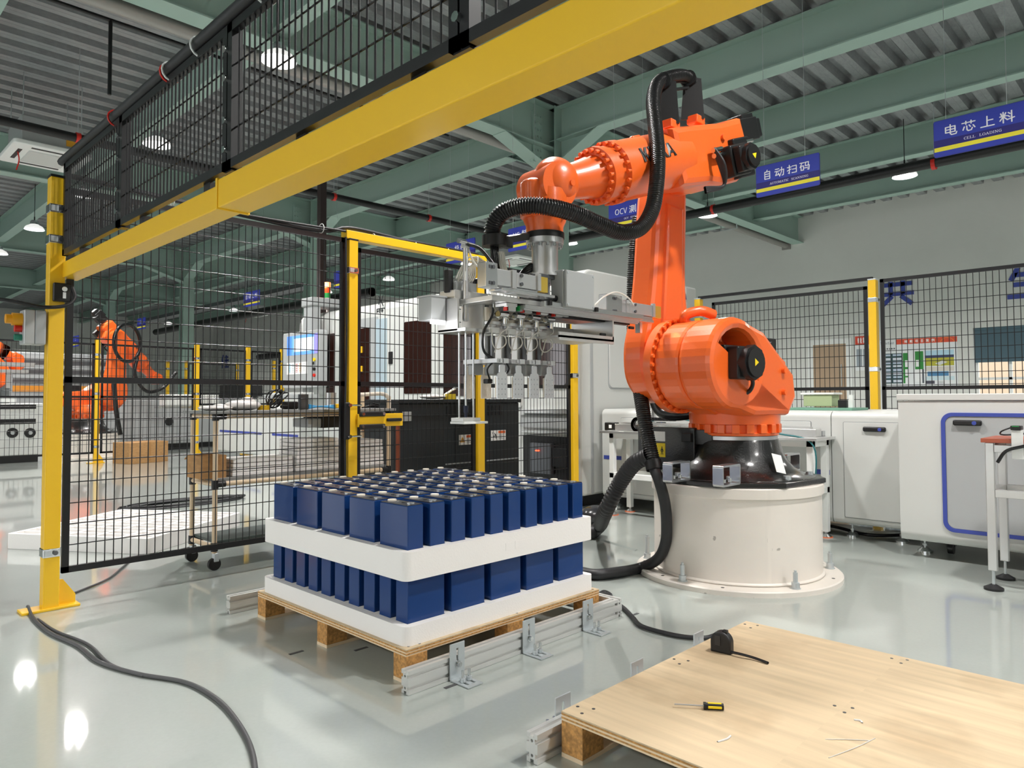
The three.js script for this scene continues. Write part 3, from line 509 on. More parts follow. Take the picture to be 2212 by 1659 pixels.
// ---------------------------------------------------------------- bare pallet with tools
pallet(1.54, 2.655, -1.318, -0.2, 'bare wooden pallet with tape measure and screwdriver', 0.022, 0.125);
{
  const tm = onY(1560, 1408, 0.125), t = thing('tape_measure', 'black tape measure standing on the bare plywood pallet', 'tape measure', [tm.x, 0.125, tm.z], -Math.PI / 2 + 0.1);
  const o = new THREE.Shape(); o.moveTo(-0.036, 0); o.lineTo(0.036, 0); o.lineTo(0.036, 0.035); o.absarc(0, 0.036, 0.036, 0, Math.PI); o.lineTo(-0.036, 0);
  add('case', prism(o, 0.034, 0.005, [], 16).translate(0, 0, -0.017), M.black, t);
  add('belt_clip', box(0.02, 0.034, 0.003, -0.008, 0.042, 0.0185, 0.001), S('#3a3a3c', 0.35, 0.5), t);
  add('lock_button', box(0.018, 0.01, 0.016, 0.012, 0.072, 0, 0.003), M.rubber, t);
  add('strap', [tube([V(0.036, 0.01, 0.01), V(0.07, 0.012, 0.015), V(0.11, 0.008, 0.01), V(0.165, 0.005, 0.02)], 0.0045, 20, 5)], M.rubber, t);
  const a = onY(1457, 1528, 0.125), b = onY(1563, 1534, 0.125), d = b.clone().sub(a), L = d.length(), s = thing('screwdriver', 'small screwdriver with yellow and black handle on the plywood', 'screwdriver', [a.x, 0.125, a.z], Math.atan2(-d.z, d.x));
  add('blade', [cyl(0.0022, L * 0.6, L * 0.3, 0.009, 0, 'x', 8), box(0.006, 0.001, 0.005, 0.003, 0.009, 0)], M.steel, s);
  add('handle', [cyl(0.009, L * 0.4, L * 0.8, 0.009, 0, 'x', 12), cyl(0.0105, L * 0.05, L * 0.62, 0.009, 0, 'x', 12)], M.black, s);
  for (const k of [0, 1.57, 3.14]) add('grip_inlay', box(L * 0.28, 0.004, 0.007, 0, 0, 0, 0.0015).translate(0, 0.0078, 0).applyMatrix4(new THREE.Matrix4().makeRotationX(k - 1.57)).translate(L * 0.82, 0.009, 0), M.stickerYellow, s);
  for (const [p, q, r] of [[[1790, 1637], [1890, 1595], 0.0012], [[1783, 1597], [1880, 1600], 0.001], [[1550, 1603], [1578, 1590], 0.003], [[1845, 1555], [1862, 1562], 0.003]]) { const u = onY(...p, 0.1256), v = onY(...q, 0.1256); tag(add('foam_shred', tube([u, u.clone().lerp(v, 0.5).add(V(0.006, 0.001, 0.006)), v], r, 8, 5), M.foam), 'white foam shred lying on the bare plywood', 'scrap', 'foam shreds'); }
}
// ---------------------------------------------------------------- cables on the floor
const floorPath = (pts, r) => pts.map(([x, y]) => onY(x, y, r));
tag(add('floor_cable', tube(floorPath([[60, 1310], [72, 1335], [110, 1368], [170, 1396], [215, 1430], [300, 1456], [400, 1474], [470, 1512], [520, 1570], [545, 1625], [552, 1690], [545, 1760]], 0.008), 0.008, 90, 8), M.cableGrey), 'grey cable curving across the floor from the near post', 'cable');
tag(add('floor_cable', tube(floorPath([[82, 1338], [118, 1362], [190, 1392], [240, 1436], [310, 1460]], 0.007), 0.006, 50, 8), M.cableGrey), 'second thin grey cable leaving the near post base', 'cable');
tag(add('floor_cable', tube(floorPath([[150, 1285], [230, 1252], [265, 1225], [300, 1200], [345, 1197], [420, 1180]], 0.007), 0.006, 40, 6), M.cableGrey), 'thin grey cable passing under the mesh panel', 'cable');
tag(add('floor_cable', tube(floorPath([[1300, 1282], [1345, 1312], [1368, 1335], [1385, 1352], [1430, 1366], [1480, 1376], [1525, 1378], [1545, 1372]], 0.011), 0.01, 60, 8), M.cable), 'black cable from the rail end to the bare pallet', 'cable');
tag(add('cable_tangle', [0, 1, 2, 3].map((k) => tube([[1290, 1275], [1305, 1268 + 3 * k], [1320, 1275 + 4 * k], [1312, 1290 + 2 * k], [1296, 1290 + k]].map(([x, y]) => onY(x, y + 8, 0.02 + 0.012 * k)), 0.005, 30, 5)), M.cable), 'knot of black cables at the corner of the loaded pallet', 'cable');
tag(add('floor_tape', [[[1270, 1160], [1372, 1190]]].map(([a, b]) => { const p = onY(...a, 0), q = onY(...b, 0); return bar(V(p.x, 0.0008, p.z), V(q.x, 0.0008, q.z), 0.04, 0.0015); }), S('#8f9692', 0.6)), 'grey tape line on the floor beside the pedestal', 'tape');
for (const [x, y] of [[975, 1482], [1370, 1328], [640, 1410], [780, 1402]]) { const p = onY(x, y, 0); tag(add('floor_mark', [box(0.06, 0.0012, 0.015, p.x, 0.0008, p.z)], M.cableGrey), 'short dark tape mark on the floor near the loaded pallet', 'tape', 'floor tape marks'); }

// ---------------------------------------------------------------- robot pedestal
const RB = V(3.863, 0, -1.973), PED_H = 0.53;
{
  const t = thing('robot_pedestal', 'white painted steel drum pedestal under the orange robot', 'pedestal', [RB.x, 0, RB.z]);
  add('floor_flange', lathe([[0.0, 0], [0.565, 0], [0.565, 0.024], [0.558, 0.03], [0.46, 0.03]], 72), M.pedestal, t);
  add('drum', lathe([[0.462, 0.03], [0.462, 0.47]], 72), M.pedestal, t);
  add('weld_bead', smoothLathe([[0.462, 0.03], [0.474, 0.032], [0.47, 0.04], [0.462, 0.046]], 72), M.pedestal, t);
  add('top_plate', lathe([[0.462, 0.47], [0.474, 0.475], [0.474, PED_H - 0.006], [0.468, PED_H], [0, PED_H]], 72), M.pedestal, t);
  for (const [px, py, h] of [[1387, 1205, 0.13], [1485, 1252, 0.085], [1715, 1270, 0.08], [1798, 1228, 0.085], [1560, 1190, 0.08], [1680, 1188, 0.08]]) {
    const p = onY(px, py, 0.03), a = Math.atan2(p.z - RB.z, p.x - RB.x), x = 0.515 * Math.cos(a), z = 0.515 * Math.sin(a);
    const n = add('anchor_bolt', [hexBolt(x, 0.046, z, 0.022, 0.03), cyl(0.026, 0.004, x, 0.032, z, 'y', 16)], M.zinc, t);
    add('stud', [cyl(0.012, h, x, 0.03 + h / 2, z, 'y', 10), cyl(0.007, 0.012, x, 0.03 + h + 0.006, z, 'y', 8)], M.zinc, n);
  }
  for (let k = 0; k < 9; k++) add('flange_hole', cyl(0.009, 0.002, 0.52 * Math.cos(k * 0.7), 0.0302, 0.52 * Math.sin(k * 0.7), 'y', 10), M.rubber, t);
}
// ---------------------------------------------------------------- orange robot (two poses share one builder)
const font = await new FontLoader().loadAsync('fonts/droid/droid_sans_bold.typeface.json');
function ringBolts(n, r, a0, a1, place, br = 0.011, bl = 0.012) { const out = []; for (let i = 0; i < n; i++) { const a = a0 + (a1 - a0) * i / Math.max(1, n - 1); out.push(place(r * Math.cos(a), r * Math.sin(a), br, bl)); } return out; }
// local frame: x forward, y up, -z the motor side
function robot(name, label, pos, turn, { A2 = [0.35, 0.65], elbow = [0.27, 1.79], rear = [-0.05, 1.96], wrist = [1.434, 1.447], hand = 'down', hang = 0, base = true, detail = true } = {}) {
  const t = thing(name, label, 'robot', pos, turn), L = (f, u, s) => V(f, u, -s);
  const inPlane = (outline, s0, s1, bevel, holes) => prism(outline, Math.abs(s1 - s0), bevel, holes, 20).translate(0, 0, -Math.max(s0, s1));
  if (base) {
    add('base_casting', [smoothLathe([[0.242, 0.235], [0.25, 0.215], [0.262, 0.17], [0.285, 0.12], [0.325, 0.075], [0.375, 0.045], [0.43, 0.034], [0.435, 0.03], [0.435, 0]], 56), lathe([[0, 0.235], [0.242, 0.235]], 40)], M.blackGloss, t);
    add('foot_plate', prism([[-0.46, -0.2], [-0.46, 0.2], [-0.2, 0.44], [0.2, 0.44], [0.46, 0.2], [0.46, -0.2], [0.2, -0.44], [-0.2, -0.44]], 0.028, 0.005).rotateX(-Math.PI / 2).translate(0, 0.001, 0), M.blackGloss, t);
    add('bearing_ring', cyl(0.236, 0.02, 0, 0.245, 0, 'y', 56), M.steel, t);
    for (let k = 0; k < 8; k++) { const a = k * Math.PI / 4 + 0.25; add('foot_bolt', hexBolt(0.40 * Math.cos(a), 0.042, 0.40 * Math.sin(a), 0.022, 0.026), M.zinc, t); }
  }
  // rotating column: toothed skirt, body, A2 housing with the round motor opening
  const teeth = []; for (let k = 0; k < 20; k++) { const a = k * Math.PI / 10; teeth.push(turned(box(0.03, 0.05, 0.042, 0.242, 0.297, 0, 0.004), 0, -a)); }
  const sk = add('skirt', lathe([[0.2, 0.258], [0.243, 0.258], [0.247, 0.272], [0.232, 0.276], [0.232, 0.318], [0.252, 0.322], [0.255, 0.38], [0.245, 0.42], [0.21, 0.5], [0, 0.5]], 56), M.orange, t);
  teeth.forEach((g) => add('skirt_tooth', g, M.orange, sk));
  const c = A2, arc = (cx, cy, r, a0, a1, n = 18) => Array.from({ length: n }, (_, i) => { const a = (a0 + (a1 - a0) * i / (n - 1)) * Math.PI / 180; return [cx + r * Math.cos(a), cy + r * Math.sin(a)]; });
  const body = [[-0.235, 0.37], [0.235, 0.37], [0.33, 0.405], ...arc(c[0], c[1], 0.245, -75, 118, 22), [0.1, 0.83], [-0.06, 0.745], [-0.4, 0.72], [-0.455, 0.69], [-0.455, 0.52], [-0.42, 0.47], [-0.28, 0.44]];
  add('column_body', inPlane(body, -0.1, 0.07, 0.02), M.orange, t);
  const nearBody = [[-0.14, 0.37], [0.2, 0.37], [0.33, 0.405], ...arc(c[0], c[1], 0.245, -75, 118, 22), [0.1, 0.83], [-0.02, 0.74], [-0.2, 0.6], [-0.22, 0.47]];
  add('motor_housing', inPlane(nearBody, 0.06, 0.27, 0.03, [arc(0, 0, 0.19, 0, 345, 24).map(([a, b]) => [c[0] - 0.012 + a * 1.04, c[1] - 0.004 + b * 0.97])]), M.orange, t);
  add('gear_ring', cyl(0.225, 0.1, c[0], c[1], 0.13, 'z', 48), M.orange, t);
  add('gear_flange', cyl(0.2, 0.07, c[0], c[1], 0.2, 'z', 48), M.orange, t);
  add('bolt_flange', [cyl(0.268, 0.05, c[0], c[1], 0.125, 'z', 56)], M.orange, t);
  add('gear_bolt_ring', ringBolts(34, 0.256, 0, 6.1, (a, b, r, l) => cyl(r, 0.018, c[0] + a, c[1] + b, 0.094, 'z', 8)), M.orangeDark, t).userData.kind = 'stuff';
  add('lifting_lug', tube([V(c[0] - 0.02, c[1] + 0.2, 0.05), V(c[0] + 0.06, c[1] + 0.27, 0.03), V(c[0] - 0.02, c[1] + 0.3, -0.02), V(c[0] - 0.1, c[1] + 0.28, -0.05)], 0.03, 16, 8), M.orange, t);
  const mo = add('shoulder_motor', [box(0.21, 0.19, 0.2, c[0], c[1], -0.16, 0.012), box(0.18, 0.17, 0.1, c[0], c[1], -0.28, 0.012)], M.black, t);
  add('motor_cover', [cyl(0.092, 0.045, c[0], c[1], -0.345, 'z', 8), cyl(0.076, 0.012, c[0], c[1], -0.372, 'z', 20)], M.black, mo);
  add('warning_triangle', prism([[c[0] + 0.018, c[1] - 0.02], [c[0] + 0.018, c[1] + 0.02], [c[0] - 0.016, c[1]]], 0.001).translate(0, 0, -0.3795), M.stickerYellow, mo);
  add('inner_rib', [0.5, 1.5, 2.6, 3.7, 4.8, 5.8].map((a) => turned(box(0.05, 0.014, 0.1, 0.145, 0, 0), 0, 0, a).translate(c[0], c[1], -0.12)), M.orange, t);
  for (const [f, u] of [[-0.07, 0.62], [-0.15, 0.62], [-0.07, 0.5], [-0.16, 0.5]]) add('column_bolt', cyl(0.016, 0.03, f, u, -0.085 - (f > -0.1 ? 0.19 : 0.06), 'z', 10), M.orangeDark, t);
  add('rear_panel', [box(0.22, 0.11, 0.14, -0.27, 0.775, 0.02, 0.01), cyl(0.018, 0.02, -0.22, 0.79, -0.06, 'z', 10), cyl(0.018, 0.02, -0.3, 0.79, -0.06, 'z', 10)], M.black, t);
  // link arm on the far side
  const e = elbow, dir = new THREE.Vector2(e[0] - c[0], e[1] - c[1]), len = dir.length(); dir.divideScalar(len);
  const nrm = new THREE.Vector2(-dir.y, dir.x), pt = (a, b) => [c[0] + dir.x * a + nrm.x * b, c[1] + dir.y * a + nrm.y * b];
  const link = [pt(-0.2, -0.06), pt(-0.2, 0.07), pt(-0.13, 0.17), pt(0.02, 0.215), pt(0.22, 0.2), pt(0.45, 0.15), pt(len - 0.12, 0.125), pt(len + 0.04, 0.11), pt(len + 0.1, 0), pt(len + 0.04, -0.12), pt(len - 0.15, -0.145), pt(0.5, -0.16), pt(0.25, -0.185), pt(0.08, -0.215), pt(-0.1, -0.18)];
  add('link_arm', [inPlane(smoothLoop(link), -0.36, -0.19, 0.032)], M.orange, t);
  const inset = [pt(0.2, 0.1), pt(len - 0.2, 0.07), pt(len - 0.2, -0.075), pt(0.2, -0.085)];
  add('link_web', inPlane(inset, -0.21, -0.17, 0.02), M.orange, t);
  add('link_hub', [cyl(0.2, 0.06, c[0], c[1], 0.24, 'z', 40), cyl(0.14, 0.1, e[0], e[1], 0.17, 'z', 32)], M.orange, t);
  add('elbow_bolts', ringBolts(18, 0.12, 3.4, 6.2, (a, b, r, l) => cyl(r, l, e[0] + a, e[1] + b, 0.115, 'z', 8)), M.orangeDark, t).userData.kind = 'stuff';
  add('rating_label', turned(box(0.002, 0.17, 0.05), 0, 0).translate(e[0] - 0.14, e[1] - 0.32, 0.27), M.paper, t);
  // upper arm, built along its own axis from rear (0) to wrist (len)
  const R2 = V(rear[0], rear[1], 0), W2 = V(wrist[0], wrist[1], 0), AL = R2.distanceTo(W2), ang = Math.atan2(wrist[1] - rear[1], wrist[0] - rear[0]);
  const arm = (g) => turned(Array.isArray(g) ? merge(g) : g, 0, 0, ang).translate(R2.x, R2.y, 0);
  const spin = (pts, seg = 40) => smoothLathe(pts, seg).rotateZ(-Math.PI / 2), step = (pts, seg = 40) => lathe(pts, seg).rotateZ(-Math.PI / 2);
  const rearBody = [[0.07, -0.06], [0.09, 0.145], [0.3, 0.135], [0.62, 0.15], [0.74, 0.15], [0.74, -0.15], [0.5, -0.17], [0.38, -0.2], [0.22, -0.2], [0.16, -0.1], [0.1, -0.1]];
  const ua = add('upper_arm', arm([prism(rearBody, 0.27, 0.035).translate(0, 0, -0.135)]), M.orange, t);
  add('arm_tube', arm([spin([[0.148, 0.6], [0.153, 0.7], [0.152, 0.95], [0.15, AL - 0.47]])]), M.orange, ua);
  add('arm_flange', arm([step([[0.12, AL - 0.47], [0.156, AL - 0.47], [0.156, AL - 0.42], [0.135, AL - 0.415], [0.135, AL - 0.36], [0.14, AL - 0.355], [0.14, AL - 0.32], [0.1, AL - 0.31]])]), M.orange, ua);
  for (let k = 0; k < 22; k++) { const a = k * 2 * Math.PI / 22; add('flange_bolt', arm(cyl(0.011, 0.022, AL - 0.305, 0.124 * Math.cos(a), 0.124 * Math.sin(a), 'x', 7)), M.orangeDark, ua); }
  for (let k = 0; k < 22; k++) { const a = k * 2 * Math.PI / 22; add('flange_bolt', arm(cyl(0.01, 0.02, AL - 0.41, 0.146 * Math.cos(a), 0.146 * Math.sin(a), 'x', 7)), M.orangeDark, ua); }
  add('forearm_neck', arm([spin([[0.105, AL - 0.315], [0.088, AL - 0.2], [0.08, AL - 0.08]])]), M.orange, ua);
  if (detail) {
    add('rear_motor', arm([box(0.2, 0.13, 0.13, -0.03, 0.075, -0.03, 0.008), box(0.06, 0.11, 0.11, -0.15, 0.075, -0.03, 0.01), box(0.12, 0.03, 0.1, -0.06, 0.15, -0.03, 0.005)]), M.black, t);
    add('rear_motor', arm([box(0.13, 0.09, 0.12, -0.05, -0.02, 0.08, 0.008)]), M.black, t);
    const em = add('elbow_motor', arm([box(0.17, 0.17, 0.1, 0.3, -0.09, -0.16, 0.012), box(0.14, 0.14, 0.05, 0.3, -0.09, -0.23, 0.01), box(0.16, 0.22, 0.1, 0.2, -0.08, -0.12, 0.01)]), M.black, t);
    add('motor_cover', arm([cyl(0.072, 0.03, 0.3, -0.09, -0.265, 'z', 8), cyl(0.058, 0.012, 0.3, -0.09, -0.285, 'z', 20)]), M.black, em);
    add('warning_triangle', arm(prism([[0.32, -0.08], [0.28, -0.08], [0.3, -0.108]], 0.001).translate(0, 0, -0.292)), M.stickerYellow, em);
    for (const [r, l, a, b] of [[0.014, 0.1, 0.43, -0.04], [0.014, 0.08, 0.44, -0.01], [0.011, 0.07, 0.12, 0]]) add('motor_plug', arm(cyl(r, l, a, b, -0.165, 'x', 10)), M.chrome, em);
    for (let k = 0; k < 4; k++) add('motor_cable', arm(tube([V(0.47, -0.03 + 0.01 * k, -0.17), V(0.47, -0.1, -0.18 - 0.01 * k), V(0.45, -0.2, -0.17), V(0.6, -0.19 - 0.008 * k, -0.15)], 0.009, 20, 6)), M.cable, em);
    // maker's lettering on the side of the arm
    const tg = new TextGeometry('KUKA', { font, size: 0.074, depth: 0.004, curveSegments: 4 }); tg.computeBoundingBox(); tg.translate(-(tg.boundingBox.max.x) / 2, -0.04, 0); tg.rotateY(Math.PI);
    const tp = tg.attributes.position; for (let i = 0; i < tp.count; i++) { const r = 0.1525 - tp.getZ(i), th = (tp.getY(i) + 0.045) / 0.153; tp.setXYZ(i, tp.getX(i) + 0.915, r * Math.sin(th), -r * Math.cos(th)); } tg.computeVertexNormals();
    add('lettering', arm(clean(tg)), M.black, ua);
    for (const [a, b] of [[0.4, -0.02], [0.32, 0.05]]) add('boss', arm(cyl(0.018, 0.02, a, b, -0.14, 'z', 12)), M.orange, ua);
    add('top_boss', arm(box(0.07, 0.03, 0.03, 0.92, 0.14, -0.03, 0.01)), M.orange, ua);
  }
  // wrist
  const w = W2;
  const wr = add('wrist', [new THREE.SphereGeometry(0.118, 36, 24).scale(1, 1, 0.82).translate(w.x - 0.035, w.y + 0.02, -0.015), cyl(0.102, 0.19, w.x, w.y - 0.01, 0.01, 'z', 36)], M.orange, t);
  if (hand === 'down') {
    add('hand', [smoothLathe([[0.102, -0.03], [0.108, -0.11], [0.1, -0.165], [0.088, -0.19], [0.086, -0.222]], 12).translate(w.x + 0.02, w.y, 0), lathe([[0, -0.222], [0.086, -0.222]], 12).translate(w.x + 0.02, w.y, 0), cyl(0.062, 0.15, w.x + 0.085, w.y - 0.085, -0.0, 'y', 20), new THREE.SphereGeometry(0.062, 20, 12).scale(1, 0.5, 1).translate(w.x + 0.085, w.y - 0.01, 0)], M.orange, wr);
    for (const [a, b] of [[-0.02, -0.13], [0.05, -0.135]]) add('hand_plug', cyl(0.014, 0.02, w.x + a, w.y + b, -0.108, 'z', 12), M.orangeDark, wr);
    add('axis_plug', cyl(0.014, 0.01, w.x - 0.05, w.y + 0.0, -0.112, 'z', 10), M.orangeDark, wr);
    add('tool_flange', cyl(0.09, 0.026, w.x + 0.02, w.y - 0.236, 0, 'y', 36), M.black, wr);
  }
  return t;
}
const RTURN = Math.PI - 0.1251;
const kr = robot('industrial_robot', 'large orange industrial robot standing on the white drum pedestal', [RB.x, PED_H + 0.0005, RB.z], RTURN);
const wl = (p) => local(kr, p);
{ // connection box, stickers, fork pockets, hoses: given in hall coordinates, parented to the robot
  const put = (name, geo, m, parent = kr) => { const g = merge([geo].flat(Infinity)), inv = kr.matrixWorld.clone().invert(); g.applyMatrix4(inv); return add(name, g, m, parent); };
  const x = 3.6, zA = onX(1378, 980, x).z, zB = onX(1500, 980, x).z;
  const cb = put('connection_box', [span(x, x + 0.3, 0.6, 0.83, zA, zB, 0.006), span(x + 0.02, x + 0.2, 0.735, 0.82, zB - 0.02, zB + 0.1, 0.005)], M.blackGloss);
  const zl0 = onX(1413, 950, x).z, zl1 = onX(1437, 950, x).z;
  put('notice_sticker', span(x - 0.002, x, onX(1425, 953, x).y, onX(1425, 932, x).y, zl0, zl1), M.paper, cb);
  const st = put('danger_sticker', span(x - 0.002, x, onX(1425, 987, x).y, onX(1425, 957, x).y, zl0, zl1), M.stickerYellow, cb);
  const zc = zl0 + (zl1 - zl0) * 0.72, yc = (onX(1425, 987, x).y + onX(1425, 957, x).y) / 2;
  put('figure_print', [box(0.002, 0.022, 0.008, x - 0.002, yc, zc), cyl(0.004, 0.002, x - 0.002, yc + 0.017, zc, 'x', 8), bar(V(x - 0.002, yc, zc), V(x - 0.002, yc - 0.026, zc - 0.006), 0.002, 0.003), bar(V(x - 0.002, yc, zc), V(x - 0.002, yc - 0.026, zc + 0.006), 0.002, 0.003), bar(V(x - 0.002, yc + 0.01, zc - 0.003), V(x - 0.002, yc - 0.008, zc - 0.011), 0.002, 0.003), bar(V(x - 0.002, yc + 0.01, zc + 0.003), V(x - 0.002, yc - 0.008, zc + 0.011), 0.002, 0.003)], M.black, st);
  put('connector', [box(0.03, 0.05, 0.06, x - 0.01, 0.775, zB - 0.04, 0.004)], M.black, cb);
  for (const [px, py] of [[1462, 1018], [1570, 1026], [1695, 1012]]) {   // fork pockets
    const r = 0.40, guess = onY(px, py, PED_H + 0.085), a = Math.atan2(guess.z - RB.z, guess.x - RB.x), p = px > 1650 ? V(RB.x + 0.33, 0, RB.z + 0.18) : guess;
    const s = roundRect(-0.092, -0.052, 0.092, 0.052, 0.012), h = roundRect(-0.083, -0.043, 0.083, 0.043, 0.006).getPoints(4).reverse().map((q) => [q.x, q.y]);
    const fp = put('fork_pocket', prism(s, 0.055, 0, [h], 4).translate(p.x, PED_H + 0.085, p.z - 0.0275), M.alu);
    for (const dx of [-0.03, 0.03]) put('pocket_bolt', hexBolt(p.x + dx, PED_H + 0.057, p.z, 0.011, 0.018), M.chrome, fp);
  }
  const pl = onY(1690, 1000, PED_H + 0.12); put('plate_sticker', turned(box(0.07, 0.11, 0.002), -0.5, -0.2, -0.35).translate(pl.x, PED_H + 0.115, pl.z - 0.02), M.paper);
  // energy supply hose over the arm
  const D = (a) => a.map(([px, py, d]) => atDepth(px, py, d));
  const main = D([[1068, 525, 3.16], [1064, 495, 3.15], [1082, 462, 3.12], [1128, 445, 3.1], [1185, 447, 3.1], [1245, 463, 3.16], [1300, 487, 3.24], [1345, 502, 3.32], [1384, 492, 3.38], [1408, 455, 3.42], [1418, 400, 3.45], [1421, 340, 3.5], [1415, 270, 3.62], [1411, 215, 3.72], [1422, 180, 3.82], [1452, 166, 3.92], [1482, 167, 4.02], [1503, 188, 4.08]]);
  put('energy_hose', hose(main, 0.0355, 0.0115, 0.0026, 16), M.rubber);
  for (const [px, py, d, yb, w] of [[1432, 178, 3.85, 262, 26], [1487, 172, 4.04, 252, 26]]) {
    const p = atDepth(px, py, d), q = atDepth(px + 16, yb + 8, d);
    const hb = put('hose_bracket', [prism([[-0.065, 0], [0.065, 0], [0.05, p.y - q.y], [-0.045, p.y - q.y + 0.02]], 0.014).rotateY(-0.9).translate((p.x + q.x) / 2, q.y, (p.z + q.z) / 2)], M.black);
    put('hose_clamp', [turned(cyl(0.046, 0.05, 0, 0, 0, 'x', 16), 0, 0.35, 0).translate(p.x, p.y, p.z)], M.black, hb);
    put('bracket_foot', box(0.09, 0.05, 0.07, q.x, q.y - 0.005, q.z, 0.008), M.orange, hb);
    put('bracket_screw', cyl(0.009, 0.02, q.x + 0.02, q.y + 0.03, q.z + 0.03, 'y', 8), M.chrome, hb);
  }
  put('bracket_bridge', bar(atDepth(1438, 196, 3.85), atDepth(1484, 190, 4.02), 0.012, 0.03), M.black);
  // sleeve beside the flange
  const hr = atDepth(1068, 521, 3.16), fl = kr.localToWorld(V(1.454, 1.447 - 0.236, 0));
  const hold = put('hose_holder', [cyl(0.055, 0.048, hr.x, hr.y, hr.z, 'y', 28), box(0.06, 0.05, 0.04, hr.x + 0.05, hr.y, hr.z + 0.02, 0.004)], M.black);
  put('holder_arm', bar(V(hr.x + 0.05, hr.y + 0.012, hr.z + 0.02), V(fl.x - 0.06, fl.y - 0.002, fl.z - 0.01), 0.03, 0.018), M.black, hold);
  // corrugated hose down the link arm
  put('leg_hose', hose(D([[1380, 470, 4.32], [1371, 560, 4.32], [1368, 700, 4.3], [1376, 800, 4.2], [1388, 880, 4.06], [1400, 950, 3.98], [1413, 1008, 3.92]]), 0.039, 0.013, 0.0026, 14), M.rubber);
  put('leg_hose_cuff', [tube(D([[1410, 995, 3.935], [1414, 1015, 3.915]]), 0.046, 6, 14)], M.black);
  put('leg_sleeve', tube([...D([[1410, 1005, 3.925], [1424, 1040, 3.86], [1436, 1085, 3.86], [1440, 1130, 3.88], [1437, 1175, 3.92], [1420, 1208, 3.98]]), onY(1385, 1226, 0.032), onY(1335, 1236, 0.03), onY(1285, 1241, 0.03), onY(1255, 1236, 0.03)], 0.03, 80, 12), M.cable);
  put('base_sleeve', hose([...D([[1400, 985, 3.95], [1372, 1000, 4.0]]), V(...atDepth(1338, 1045, 4.1).toArray()), V(...atDepth(1310, 1100, 4.15).toArray()), onY(1292, 1140, 0.06), onY(1278, 1150, 0.05), onY(1262, 1140, 0.05)], 0.045, 0.02, 0.002, 12), M.cable);
  put('loop_hose', tube(D([[1412, 830, 4.45], [1414, 865, 4.45], [1428, 890, 4.42], [1460, 897, 4.35], [1500, 893, 4.3]]), 0.034, 30, 10), M.rubber);
  put('rear_hose', tube(D([[1606, 750, 4.25], [1625, 742, 4.25], [1648, 748, 4.25], [1655, 775, 4.25], [1652, 800, 4.25]]), 0.022, 30, 10), M.rubber);
  put('rear_plug', tube(D([[1650, 762, 4.25], [1655, 785, 4.25]]), 0.026, 6, 10), M.chrome);
  put('shoulder_cable', tube(D([[1603, 790, 3.62], [1618, 805, 3.66], [1626, 830, 3.72], [1615, 848, 3.76], [1590, 850, 3.76], [1578, 835, 3.74]]), 0.011, 30, 8), M.rubber);
}
{ const b = onY(1290, 1132, 0); tag(add('wrapped_cable_end', [new THREE.SphereGeometry(0.11, 18, 12).scale(1.2, 0.7, 0.9).translate(b.x - 0.03, 0.075, b.z)].map((g) => clean(g)), S('#2b2b2e', 0.25)), 'black plastic wrapped cable end on the floor by the pallet', 'cable'); }

